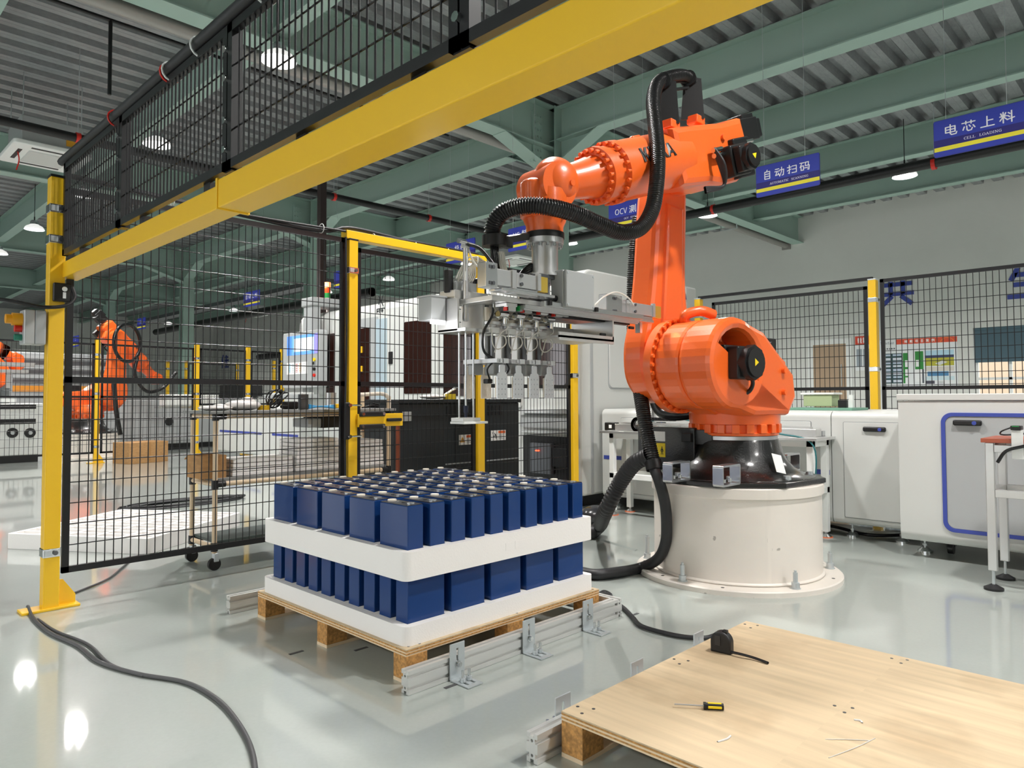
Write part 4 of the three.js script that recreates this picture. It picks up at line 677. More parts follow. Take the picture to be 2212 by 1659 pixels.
// ---------------------------------------------------------------- battery gripper under the robot flange
{
  const gx = kr.localToWorld(V(1.454, 0, 0)), FX = gx.x, FZ2 = gx.z, FY = PED_H + 1.447 - 0.249;
  const t = thing('battery_gripper', 'aluminium battery gripper tool hanging from the robot flange', 'gripper', [FX, 1.0, FZ2]);
  const put = (name, geo, m, parent = t) => add(name, merge([geo].flat(Infinity)).translate(-FX, -1.0, -FZ2), m, parent);
  put('flange_adapter', [cyl(0.086, 0.024, FX, FY - 0.012, FZ2, 'y', 40), cyl(0.06, 0.15, FX, FY - 0.1, FZ2, 'y', 40), cyl(0.075, 0.012, FX, FY - 0.168, FZ2, 'y', 32)], M.steel);
  for (let k = 0; k < 14; k++) put('flange_screw', cyl(0.007, 0.018, FX + 0.076 * Math.cos(k * 0.4488), FY - 0.033, FZ2 + 0.076 * Math.sin(k * 0.4488), 'y', 8), M.chrome);
  const y0 = FY - 0.174;
  put('mount_plate', [span(FX - 0.1, FX + 0.12, y0 - 0.018, y0, FZ2 - 0.14, FZ2 + 0.06, 0.002)], M.darkSteel);
  put('mount_strut', [prism([[0, 0], [0.1, 0], [0.1, 0.1], [0.07, 0.1]], 0.012).translate(FX - 0.14, 1.43, FZ2 + 0.045)], M.darkSteel);
  put('mount_block', [span(FX - 0.06, FX + 0.06, 1.43, y0 - 0.018, FZ2 - 0.12, FZ2 - 0.02, 0.003)], M.alu);
  const yb = 1.405;
  put('cross_plate', span(2.02, 3.02, yb, yb + 0.022, -2.33, -2.09, 0.002), M.aluLight);
  for (const [z, y] of [[-2.085, yb - 0.004], [-2.31, yb - 0.004]]) put('guide_rail', [span(2.2, 3.05, y - 0.016, y, z - 0.014, z + 0.014), span(2.2, 3.05, y - 0.022, y - 0.016, z - 0.006, z + 0.006)], M.steel);
  put('guide_channel', span(2.12, 3.03, yb - 0.03, yb - 0.006, -2.15, -2.115), M.black);
  for (const x of [2.22, 2.36, 2.5]) put('rail_carriage', [span(x - 0.022, x + 0.022, yb - 0.03, yb - 0.008, -2.114, -2.1)], M.machineGrey);
  for (const x of [2.195, 2.335, 2.475]) put('carriage_seal', span(x - 0.006, x + 0.002, yb - 0.03, yb - 0.008, -2.114, -2.099), M.green);
  put('front_profile', span(2.3, 3.06, yb - 0.004, yb + 0.02, -2.078, -2.05, 0.002), M.alu);
  put('lower_channel', [span(2.42, 2.83, 1.275, 1.285, -2.33, -2.07), span(2.42, 2.83, 1.285, 1.355, -2.33, -2.32), span(2.82, 2.83, 1.285, 1.38, -2.33, -2.07), span(2.42, 2.83, 1.262, 1.3, -2.078, -2.07)], M.aluLight);
  for (const [a, b] of [[2.78, 1.31], [3.02, 1.36]]) put('sensor', box(0.04, 0.014, 0.014, a, b, -2.1, 0.004), M.black);
  for (const a of [2.66, 2.33]) put('sensor', box(0.016, 0.02, 0.012, a, yb + 0.012, -2.045), M.black);
  // terminal box
  const bx0 = onZ(1222, 600, -2.03).x, bx1 = onZ(1284, 600, -2.03).x;
  const eb = put('terminal_box', [span(bx0, bx1, 1.405, 1.578, -2.12, -2.045, 0.008)], M.machineGrey);
  put('box_lid', [span(bx0 + 0.003, bx1 - 0.003, 1.408, 1.575, -2.045, -2.028, 0.006)], M.machineGrey, eb);
  for (const [a, b] of [[bx0 + 0.012, 1.42], [bx1 - 0.012, 1.42], [bx0 + 0.012, 1.563], [bx1 - 0.012, 1.563]]) put('lid_screw', cyl(0.005, 0.003, a, b, -2.027, 'z', 8), M.zinc, eb);
  put('cable_gland', cyl(0.014, 0.04, bx0 - 0.01, 1.45, -2.09, 'x', 14), M.black, eb);
  for (let k = 0; k < 3; k++) put('box_cable', tube([V(bx0, 1.448 + 0.004 * k, -2.09), V(bx0 - 0.05, 1.437 + 0.006 * k, -2.085), V(bx0 - 0.12, 1.434 + 0.006 * k, -2.09), V(bx0 - 0.2, 1.438, -2.12)], 0.007, 16, 8), M.rubber, eb);
  // the two outrigger clamps
  const clamp = (z, pxs, yc, label) => {
    const xs = pxs.map((p) => onZ(p, 860 - 0, z).x), g = put('side_clamp', [span(xs[0], xs[1], yc - 0.05, yc + 0.05, z - 0.05, z + 0.0, 0.003)], M.alu);
    for (const dy of [-0.032, 0.032]) put('slot_screw', [box(0.03, 0.013, 0.004, (xs[0] + xs[1]) / 2, yc + dy, z + 0.001, 0.001), cyl(0.008, 0.008, (xs[0] + xs[1]) / 2 + 0.004, yc + dy, z + 0.004, 'z', 6)], M.darkSteel, g);
    put('clamp_body', [span(xs[1], xs[2], yc - 0.036, yc + 0.03, z - 0.05, z - 0.004, 0.003), span(xs[2] - 0.012, xs[2] + 0.012, yc - 0.04, yc + 0.035, z - 0.056, z + 0.002)], M.steel, g);
    put('jaw_base', [span(xs[2], xs[3], yc - 0.06, yc - 0.035, z - 0.06, z, 0.003)], M.alu, g);
    put('jaw', [span(xs[2] + 0.012, xs[3], yc - 0.034, yc + 0.026, z - 0.018, z + 0.004, 0.002), span(xs[3] - 0.012, xs[3] + 0.008, yc - 0.036, yc + 0.036, z - 0.004, z + 0.012)], M.steel, g);
    put('jaw_pad', span(xs[3] + 0.008, xs[4], yc - 0.036, yc + 0.03, z - 0.03, z - 0.008, 0.002), M.brass, g);
    for (const [a, b] of [[0.25, -0.02], [0.25, 0.015]]) put('jaw_screw', cyl(0.008, 0.008, xs[2] + (xs[3] - xs[2]) * a, yc + b, z + 0.007, 'z', 8), M.darkSteel, g);
    return g;
  };
  clamp(-2.0, [1050, 1076, 1112, 1163, 1188], 1.487);
  clamp(-2.12, [1312, 1346, 1358, 1412, 1433], 1.47);
  put('outrigger', [span(2.86, 3.2, 1.395, 1.41, -2.16, -2.08, 0.002), span(3.1, 3.12, 1.34, 1.395, -2.13, -2.1)], M.alu);
  put('outrigger', [span(1.98, 2.3, 1.43, 1.442, -2.06, -1.99, 0.002)], M.alu);
  // four pick modules
  for (let k = 0; k < 4; k++) {
    const x = 2.148 + 0.102 * k, z = -2.267;
    const m = put('pick_module', [span(x - 0.02, x + 0.02, 1.165, 1.29, z - 0.02, z + 0.02, 0.003), span(x - 0.04, x + 0.025, 1.283, 1.31, z + 0.02, z + 0.07, 0.003)], M.aluLight);
    put('disc', [cyl(0.05, 0.012, x, 1.327, z + 0.03, 'y', 28), cyl(0.03, 0.03, x, 1.31, z + 0.03, 'y', 20)], M.steel, m);
    put('manifold', [span(x - 0.045, x + 0.045, 1.335, 1.395, z + 0.03, z + 0.055, 0.002)], M.cream, m);
    put('fitting', [cyl(0.016, 0.04, x - 0.012, 1.362, z + 0.075, 'z', 14), cyl(0.014, 0.05, x + 0.012, 1.366, z + 0.1, 'x', 14)], M.chrome, m);
    put('fitting', [cyl(0.013, 0.032, x + 0.036, 1.35, z + 0.075, 'z', 12), cyl(0.01, 0.024, x + 0.036, 1.336, z + 0.088, 'y', 10)], M.chrome, m);
    put('slide_block', [span(x - 0.035, x + 0.03, 1.39, 1.404, z + 0.1, z + 0.17, 0.002), span(x - 0.03, x + 0.02, 1.37, 1.39, z + 0.15, z + 0.17)], k % 2 ? M.machineGrey : M.aluLight, m);
    put('carriage_tip', [box(0.01, 0.016, 0.02, x - 0.03, 1.378, z + 0.16)], M.red, m);
    put('air_cylinder', [cyl(0.012, 0.1, x + 0.012, 1.225, z + 0.035, 'y', 14), cyl(0.007, 0.03, x + 0.012, 1.165, z + 0.035, 'y', 10)], M.darkSteel, m);
    put('head_bar', [span(x - 0.04, x + 0.034, 1.152, 1.172, z - 0.1, z + 0.115 - 0.012 * (k % 2), 0.002)], M.steel, m);
    put('head_clip', [box(0.03, 0.022, 0.006, x + 0.012, 1.162, z + 0.118, 0.002), box(0.012, 0.012, 0.008, x - 0.02, 1.162, z + 0.118)], M.alu, m);
    put('head_block', [span(x - 0.028, x + 0.028, 1.105, 1.152, z + 0.04, z + 0.08, 0.003), span(x - 0.028, x + 0.028, 1.105, 1.152, z - 0.08, z - 0.04, 0.003)], M.machineGrey, m);
    const plate = (zz, mat, pads) => {
      const g = prism([[-0.031, 0], [0.031, 0], [0.031, 0.095], [0.026, 0.108], [0.017, 0.113], [0.017, 0.142], [0.012, 0.146], [-0.012, 0.146], [-0.017, 0.142], [-0.017, 0.113], [-0.026, 0.108], [-0.031, 0.095]], 0.006, 0.001).translate(x, 1.0, zz);
      const o = put('jaw_plate', g, mat, m), dots = [];
      for (let a = 0; a < 4; a++) for (let b = 0; b < 3; b++) dots.push(cyl(0.0032, 0.0025, x - 0.02 + 0.02 * b, 1.018 + 0.022 * a, zz + 0.0065, 'z', 6));
      put('pimples', dots, mat, o).userData.kind = 'stuff';
      if (!pads) put('back_pad', span(x - 0.028, x + 0.028, 1.004, 1.092, zz - 0.012, zz - 0.001, 0.002), M.cream, o);
    };
    plate(-2.165, M.alu, false); plate(-2.372, M.cream, true);
    put('air_tube', tube([V(x + 0.012, 1.27, z + 0.05), V(x + 0.05, 1.275, z + 0.07), V(x + 0.055, 1.24, z + 0.075), V(x + 0.02, 1.215, z + 0.06), V(x - 0.02, 1.235, z + 0.07), V(x - 0.03, 1.3, z + 0.075)], 0.003, 30, 5), M.clearTube, m);
    put('air_tube', tube([V(x + 0.032, 1.35, z + 0.08), V(x + 0.05, 1.31, z + 0.09), V(x + 0.02, 1.28, z + 0.075), V(x + 0.005, 1.2, z + 0.055)], 0.003, 24, 5), M.clearTube, m);
  }
  put('plug_knob', cyl(0.013, 0.022, 2.505, 1.345, -2.2, 'x', 14), M.blue);
  // left end: camera box, lamp bar, push cylinder with rods and foot
  const ca = put('vision_box', [span(1.905, 1.985, 1.335, 1.435, -2.43, -2.34, 0.003)], M.machineGrey);
  put('vision_box_lid', span(1.9, 1.99, 1.435, 1.442, -2.435, -2.335), M.silverBox, ca);
  put('work_light', [span(1.905, 1.98, 1.318, 1.336, -2.352, -2.334, 0.003)], new THREE.MeshStandardMaterial({ color: '#ffffff', emissive: new THREE.Color(1, 0.98, 1), emissiveIntensity: 3 }), ca);
  const wl2 = new THREE.PointLight(new THREE.Color(1, 0.98, 1), 0.05); wl2.position.set(1.9 - FX, 0.3, -2.325 - FZ2); wl2.castShadow = true; wl2.name = 'work_light_lamp'; t.add(wl2);
  put('end_bracket', [span(1.99, 2.0, 1.29, 1.43, -2.4, -2.27), span(2.09, 2.1, 1.29, 1.44, -2.36, -2.22), span(1.99, 2.1, 1.285, 1.3, -2.4, -2.22, 0.002), span(2.0, 2.2, 1.43, 1.47, -2.4, -2.3, 0.003)], M.aluLight);
  put('end_bracket', [span(2.1, 2.13, 1.3, 1.44, -2.26, -2.22, 0.002)], M.alu);
  put('push_cylinder', [cyl(0.0115, 0.34, 2.05, 1.505, -2.285, 'y', 16), box(0.03, 0.025, 0.028, 2.05, 1.665, -2.285, 0.003), cyl(0.014, 0.03, 2.05, 1.355, -2.285, 'y', 12)], M.steel);
  put('fitting', [cyl(0.009, 0.04, 2.02, 1.675, -2.27, 'x', 10), cyl(0.011, 0.02, 2.012, 1.678, -2.28, 'x', 10)], M.chrome);
  for (const [x, z] of [[2.03, -2.305], [2.05, -2.285], [2.085, -2.275]]) put('push_rod', cyl(0.0045, 0.39, x, 1.105, z, 'y', 10), M.chrome);
  put('float_joint', [cyl(0.011, 0.03, 2.05, 0.955, -2.285, 'y', 12), cyl(0.007, 0.02, 2.05, 0.93, -2.285, 'y', 8)], S('#23283a', 0.35, 0.4));
  put('push_foot', [span(2.005, 2.105, 0.902, 0.918, -2.33, -2.25, 0.002)], M.aluLight);
  put('push_pad', [span(2.0, 2.14, 0.892, 0.902, -2.33, -2.24, 0.002)], M.white);
  put('valve_island', [span(2.02, 2.14, 1.47, 1.51, -2.36, -2.31, 0.003), ...[0, 1, 2, 3, 4].map((k) => cyl(0.007, 0.025, 2.035 + 0.022 * k, 1.522, -2.33, 'y', 8))], M.machineGrey);
  put('sensor_cap', [span(1.99, 2.02, 1.46, 1.56, -2.36, -2.33, 0.004)], M.black);
  put('yellow_block', box(0.03, 0.04, 0.03, 2.15, 1.13, -2.33, 0.002), M.yellowFlat);
  put('module_sensor', [box(0.03, 0.02, 0.03, 2.13, 1.075, -2.23, 0.004), tube([V(2.13, 1.085, -2.22), V(2.1, 1.13, -2.2), V(2.16, 1.17, -2.18), V(2.2, 1.13, -2.17), V(2.17, 1.09, -2.18)], 0.004, 24, 6)], M.rubber);
  // hose bundle from the sleeve to the tool
  const hr = atDepth(1068, 540, 3.16), e1 = V(2.45, 1.535, -2.2);
  for (let k = 0; k < 3; k++) put('supply_cable', tube([hr.clone().add(V(0.012 * (k - 1), 0.02, 0)), hr.clone().add(V(0.01 * (k - 1), -0.06, 0.01)), hr.clone().add(V(0.07 + 0.015 * k, -0.14, 0.0)), e1.clone().add(V(-0.08, 0.05 + 0.012 * k, 0.01)), e1.clone().add(V(0.02 * k, 0.01, 0))], 0.011, 30, 8), M.rubber);
  for (let k = 0; k < 9; k++) { const a = k * 0.7; put('air_hose', tube([hr.clone().add(V(0.012 * Math.cos(a) + 0.02, -0.01, 0.012 * Math.sin(a) + 0.02)), hr.clone().add(V(0.03 + 0.012 * Math.cos(a), -0.09, 0.03 + 0.012 * Math.sin(a))), hr.clone().add(V(0.1 + 0.016 * Math.cos(a), -0.17 + 0.012 * Math.sin(a), 0.03)), e1.clone().add(V(-0.06 + 0.012 * Math.cos(a), 0.035 + 0.012 * Math.sin(a), 0.03)), e1.clone().add(V(0.02 * Math.cos(a), 0.005, 0.03 + 0.012 * Math.sin(a)))], 0.005, 26, 5), M.clearTube); }
  for (let k = 0; k < 10; k++) { const u = k / 9; put('air_hose', tube([hr.clone().add(V(-0.01 + 0.002 * k, -0.1, 0.01)), V(2.07 + 0.03 * u, 1.6 + 0.02 * Math.sin(k), -2.29 + 0.02 * u), V(2.03 + 0.1 * u, 1.545, -2.31), V(2.035 + 0.09 * u, 1.515, -2.33)], 0.0035, 20, 5), M.clearTube); }
  for (let k = 0; k < 5; k++) put('air_hose', tube([V(2.13 + 0.008 * k, 1.5, -2.23), V(2.125 + 0.006 * k, 1.43, -2.19), V(2.12 + 0.012 * k, 1.38, -2.18), V(2.14 + 0.02 * k, 1.345, -2.19)], 0.0035, 20, 5), M.clearTube);
  put('air_hose', tube([V(2.045, 1.67, -2.27), V(2.1, 1.655, -2.25), V(2.14, 1.6, -2.22), V(2.17, 1.54, -2.19), V(2.22, 1.5, -2.16)], 0.009, 30, 8), M.rubber);
  put('air_hose', tube([V(2.06, 1.655, -2.28), V(2.08, 1.6, -2.27), V(2.12, 1.55, -2.24), V(2.2, 1.51, -2.2)], 0.005, 24, 6), M.clearTube);
  put('air_hose', tube([V(2.13, 1.44, -2.2), V(2.11, 1.36, -2.18), V(2.075, 1.28, -2.2), V(2.08, 1.2, -2.2), V(2.13, 1.17, -2.19)], 0.006, 30, 6), M.rubber);
  put('air_hose', tube([V(2.72, 1.45, -2.1), V(2.8, 1.5, -2.1), V(2.9, 1.53, -2.1), V(3.0, 1.51, -2.1), V(3.06, 1.48, -2.11)], 0.004, 24, 6), M.clearTube);
  for (const [x, y, z] of [[2.11, 1.6, -2.27], [2.16, 1.565, -2.26], [2.22, 1.535, -2.24], [2.125, 1.41, -2.19], [2.06, 1.6, -2.285], [2.05, 1.53, -2.285]]) put('cable_tie', new THREE.TorusGeometry(0.022, 0.0022, 5, 14).rotateY(0.8).translate(x, y, z), M.white);
}

// ---------------------------------------------------------------- lettering drawn stroke by stroke (100 x 100 grid, y down)
const GLYPH = {
  '电': [[[18, 22], [82, 22], [82, 68], [18, 68], [18, 22]], [[18, 45], [82, 45]], [[50, 5], [50, 80], [58, 90], [88, 89], [93, 74]]],
  '芯': [[[8, 20], [92, 20]], [[33, 8], [33, 32]], [[67, 8], [67, 32]], [[22, 52], [14, 76]], [[38, 48], [40, 80], [48, 89], [68, 87], [74, 70]], [[54, 44], [62, 58]], [[80, 50], [91, 70]]],
  '上': [[[48, 8], [48, 88]], [[48, 42], [84, 42]], [[8, 88], [92, 88]]],
  '料': [[[8, 40], [48, 40]], [[28, 8], [28, 92]], [[13, 15], [19, 32]], [[44, 14], [37, 32]], [[28, 42], [8, 72]], [[28, 42], [48, 66]], [[60, 18], [70, 28]], [[57, 42], [68, 52]], [[52, 72], [96, 62]], [[80, 6], [80, 94]]],
  '自': [[[25, 22], [75, 22], [75, 92], [25, 92], [25, 22]], [[25, 45], [75, 45]], [[25, 68], [75, 68]], [[50, 5], [42, 22]]],
  '动': [[[10, 18], [45, 18]], [[5, 40], [50, 40]], [[28, 40], [12, 78], [46, 72]], [[38, 58], [50, 85]], [[55, 32], [92, 32], [88, 85], [76, 88]], [[72, 8], [70, 50], [52, 92]]],
  '扫': [[[6, 28], [42, 28]], [[25, 8], [25, 88], [15, 82]], [[6, 60], [42, 48]], [[52, 22], [92, 22], [92, 86], [50, 86]], [[55, 53], [92, 53]]],
  '码': [[[5, 15], [42, 15]], [[24, 15], [6, 55]], [[15, 45], [38, 45], [38, 85], [15, 85], [15, 45]], [[52, 15], [85, 15], [82, 48]], [[58, 15], [55, 48], [92, 48], [88, 88], [76, 84]], [[48, 68], [80, 68]]],
  '测': [[[8, 15], [18, 24]], [[5, 40], [15, 48]], [[6, 88], [18, 62]], [[30, 66], [30, 15], [56, 15], [56, 66]], [[43, 28], [42, 58], [26, 90]], [[44, 65], [56, 88]], [[70, 18], [70, 70]], [[88, 8], [88, 90], [78, 85]]],
  '试': [[[10, 12], [20, 22]], [[5, 40], [18, 40], [18, 82], [28, 74]], [[34, 28], [92, 28]], [[38, 52], [60, 52]], [[49, 52], [49, 80]], [[34, 84], [62, 76]], [[70, 8], [76, 60], [90, 90], [94, 74]], [[82, 10], [90, 18]]],
  '极': [[[5, 30], [42, 30]], [[24, 8], [24, 92]], [[24, 32], [6, 65]], [[25, 40], [38, 55]], [[48, 15], [82, 15], [76, 42], [90, 42], [75, 70], [48, 92]], [[58, 15], [55, 55], [42, 90]], [[58, 45], [72, 72], [94, 90]]],
  '柱': [[[5, 30], [42, 30]], [[24, 8], [24, 92]], [[24, 32], [6, 65]], [[25, 40], [38, 55]], [[66, 5], [72, 16]], [[50, 24], [92, 24]], [[52, 55], [90, 55]], [[46, 90], [95, 90]], [[71, 24], [71, 90]]],
  '人': [[[50, 8], [46, 40], [10, 90]], [[48, 40], [90, 90]]],
  '工': [[[15, 18], [85, 18]], [[50, 18], [50, 85]], [[8, 85], [92, 85]]],
  '共': [[[8, 28], [92, 28]], [[5, 58], [95, 58]], [[33, 8], [33, 58]], [[67, 8], [67, 58]], [[36, 66], [10, 92]], [[62, 66], [90, 92]]],
  '生': [[[30, 8], [14, 42]], [[24, 28], [85, 28]], [[20, 56], [80, 56]], [[50, 5], [50, 90]], [[6, 90], [94, 90]]],
  '储': [[[24, 8], [8, 45]], [[16, 36], [16, 92]], [[30, 14], [38, 22]], [[28, 40], [38, 40], [38, 80], [46, 72]], [[50, 24], [86, 24]], [[66, 8], [66, 42]], [[46, 42], [94, 42]], [[90, 14], [52, 60]], [[60, 56], [86, 56], [86, 90], [60, 90], [60, 56]], [[60, 73], [86, 73]]],
  '能': [[[28, 6], [10, 28], [44, 28]], [[36, 16], [46, 32]], [[12, 92], [12, 42], [42, 42], [42, 90]], [[12, 58], [42, 58]], [[12, 73], [42, 73]], [[84, 12], [60, 24]], [[58, 8], [58, 42], [90, 42], [90, 32]], [[84, 56], [60, 68]], [[58, 52], [58, 90], [90, 90], [90, 78]]],
  '项': [[[5, 22], [38, 22]], [[22, 22], [22, 70]], [[4, 74], [40, 66]], [[44, 14], [96, 14]], [[68, 14], [62, 30]], [[50, 72], [50, 30], [88, 30], [88, 72]], [[69, 42], [66, 70], [46, 92]], [[74, 74], [92, 92]]],
  '目': [[[25, 10], [75, 10], [75, 92], [25, 92], [25, 10]], [[25, 37], [75, 37]], [[25, 64], [75, 64]]],
  '案': [[[50, 4], [50, 12]], [[12, 24], [12, 14], [88, 14], [88, 24]], [[10, 34], [90, 34]], [[40, 22], [28, 44], [76, 56]], [[66, 34], [22, 56]], [[8, 66], [92, 66]], [[50, 56], [50, 96]], [[46, 68], [10, 92]], [[54, 68], [90, 92]]],
  '例': [[[22, 6], [6, 46]], [[15, 34], [15, 94]], [[28, 14], [62, 14]], [[42, 14], [28, 48]], [[38, 34], [60, 34], [52, 66], [26, 92]], [[36, 48], [46, 58]], [[74, 18], [74, 66]], [[92, 8], [92, 92], [82, 88]]],
  '社': [[[20, 6], [28, 16]], [[6, 26], [42, 26], [8, 66]], [[26, 46], [26, 94]], [[34, 54], [44, 64]], [[52, 40], [94, 40]], [[73, 12], [73, 88]], [[46, 88], [98, 88]]],
  '佳': [[[26, 6], [8, 50]], [[17, 38], [17, 94]], [[40, 22], [92, 22]], [[66, 8], [66, 88]], [[34, 44], [96, 44]], [[42, 64], [90, 64]], [[34, 88], [98, 88]]],
};
function strokes(g, ch, x, y, s, w, color) { g.strokeStyle = color; g.lineWidth = w; g.lineCap = 'round'; g.lineJoin = 'round'; for (const l of GLYPH[ch] || []) { g.beginPath(); l.forEach(([a, b], i) => (i ? g.lineTo(x + a * s / 100, y + b * s / 100) : g.moveTo(x + a * s / 100, y + b * s / 100))); g.stroke(); } }
function print(w, h, draw) { const c = document.createElement('canvas'); c.width = w; c.height = h; draw(c.getContext('2d'), w, h); const t = new THREE.CanvasTexture(c); t.colorSpace = THREE.SRGBColorSpace; t.magFilter = THREE.LinearFilter; t.minFilter = THREE.LinearMipmapLinearFilter; t.generateMipmaps = true; return t; }
// a flat printed rectangle facing -x, at x, spanning z0..z1 (seen left to right) and y0..y1
function printedX(name, x, z0, z1, y0, y1, tex, parent, extra = {}) { const g = new THREE.PlaneGeometry(Math.abs(z1 - z0), y1 - y0).rotateY(-Math.PI / 2).translate(x, (y0 + y1) / 2, (z0 + z1) / 2); const o = new THREE.Mesh(clean(g, true), S(0xffffff, 0.6, 0, { map: tex, ...extra })); o.name = parent ? name : numbered(name); o.castShadow = o.receiveShadow = true; (parent || scene).add(o); return o; }
function printedZ(name, z, x0, x1, y0, y1, tex, parent, extra = {}) { const g = new THREE.PlaneGeometry(Math.abs(x1 - x0), y1 - y0).translate((x0 + x1) / 2, (y0 + y1) / 2, z); const o = new THREE.Mesh(clean(g, true), S(0xffffff, 0.6, 0, { map: tex, ...extra })); o.name = parent ? name : numbered(name); o.castShadow = o.receiveShadow = true; (parent || scene).add(o); return o; }

// ---------------------------------------------------------------- hanging station signs
function sign(label, X, z0, yTop, text, sub, w = 0.605, h = 0.3, wires = true) {
  const t = thing('hanging_sign', label, 'sign', [X, yTop - h, z0]);
  const s = roundRect(0, 0, w, h, 0.02); add('board', prism(s, 0.008, 0.001).rotateY(-Math.PI / 2).translate(0.004, 0, 0), M.navy, t);
  const tex = print(512, 256, (g, W, H) => {
    g.fillStyle = '#2f3fae'; g.fillRect(0, 0, W, H); g.fillStyle = '#241f78'; g.fillRect(0, 138, W, 60); g.fillStyle = '#2f3fae'; g.fillRect(0, 222, W, 40); g.fillStyle = '#f2e63c'; g.fillRect(0, 190, W, 30);
    const cjk = [...text].filter((c) => GLYPH[c]).length, latin = text.replace(/[^\x00-\x7f]/g, '').trim();
    let x = latin ? 70 : 256 - cjk * 51; if (latin) { g.fillStyle = '#f4f4fa'; g.font = '76px sans-serif'; g.fillText(latin, x, 112); x += g.measureText(latin).width + 24; }
    for (const c of text) if (GLYPH[c]) { strokes(g, c, x, 40, 84, 8, '#f4f4fa'); x += 102; }
    g.fillStyle = '#f4f4fa'; g.font = '26px serif'; const m = g.measureText(sub).width; g.fillText(sub, 270 - m / 2, 172);
  });
  printedX('sign_face', -0.006, 0.004, w - 0.004, 0.004, h - 0.004, tex, t);
  if (wires) for (const q of [0.14, 0.78]) add('hanging_wire', wire(V(0, h, w * q), V(0, 5.29 - (yTop - h), w * q), 0.0022), M.zinc, t);
  return t;
}
const SX = 6.5, sz = (px, py) => onX(px, py, SX).z;
sign('blue hanging sign reading CELL LOADING', SX, sz(2016, 262), 3.24, '电芯上料', 'CELL   LOADING', 0.64);
sign('blue hanging sign reading AUTOMATIC SCANNING', SX, sz(1633, 363), 3.22, '自动扫码', 'AUTOMATIC   SCANNING');
sign('blue hanging sign reading OCV TESTING behind the robot arm', SX, sz(1315, 445), 3.19, 'OCV 测试', 'OCV   TESTING');
sign('blue hanging sign with the letters NG beside the robot wrist', SX, sz(1098, 496), 3.19, 'NG 料', 'NG');
sign('blue hanging sign behind the gripper push cylinder', SX, sz(964, 527), 3.19, '极柱', '');
sign('blue hanging sign half hidden behind the yellow gate post', SX, sz(722, 592), 3.17, '人工', '');
sign('small blue hanging sign seen through the fence beside a far lamp', SX, onX(527, 634, SX).z, 3.17, '自动上料', 'AUTO', 0.7);
sign('tiny blue hanging sign above the far orange robot arm', SX, onX(297, 690, SX).z, 3.15, '人工', '', 0.62);
sign('tiny blue hanging sign over the far machine left of the robot', SX - 1, onX(157, 725, SX - 1).z, 2.75, '工', '', 0.6);

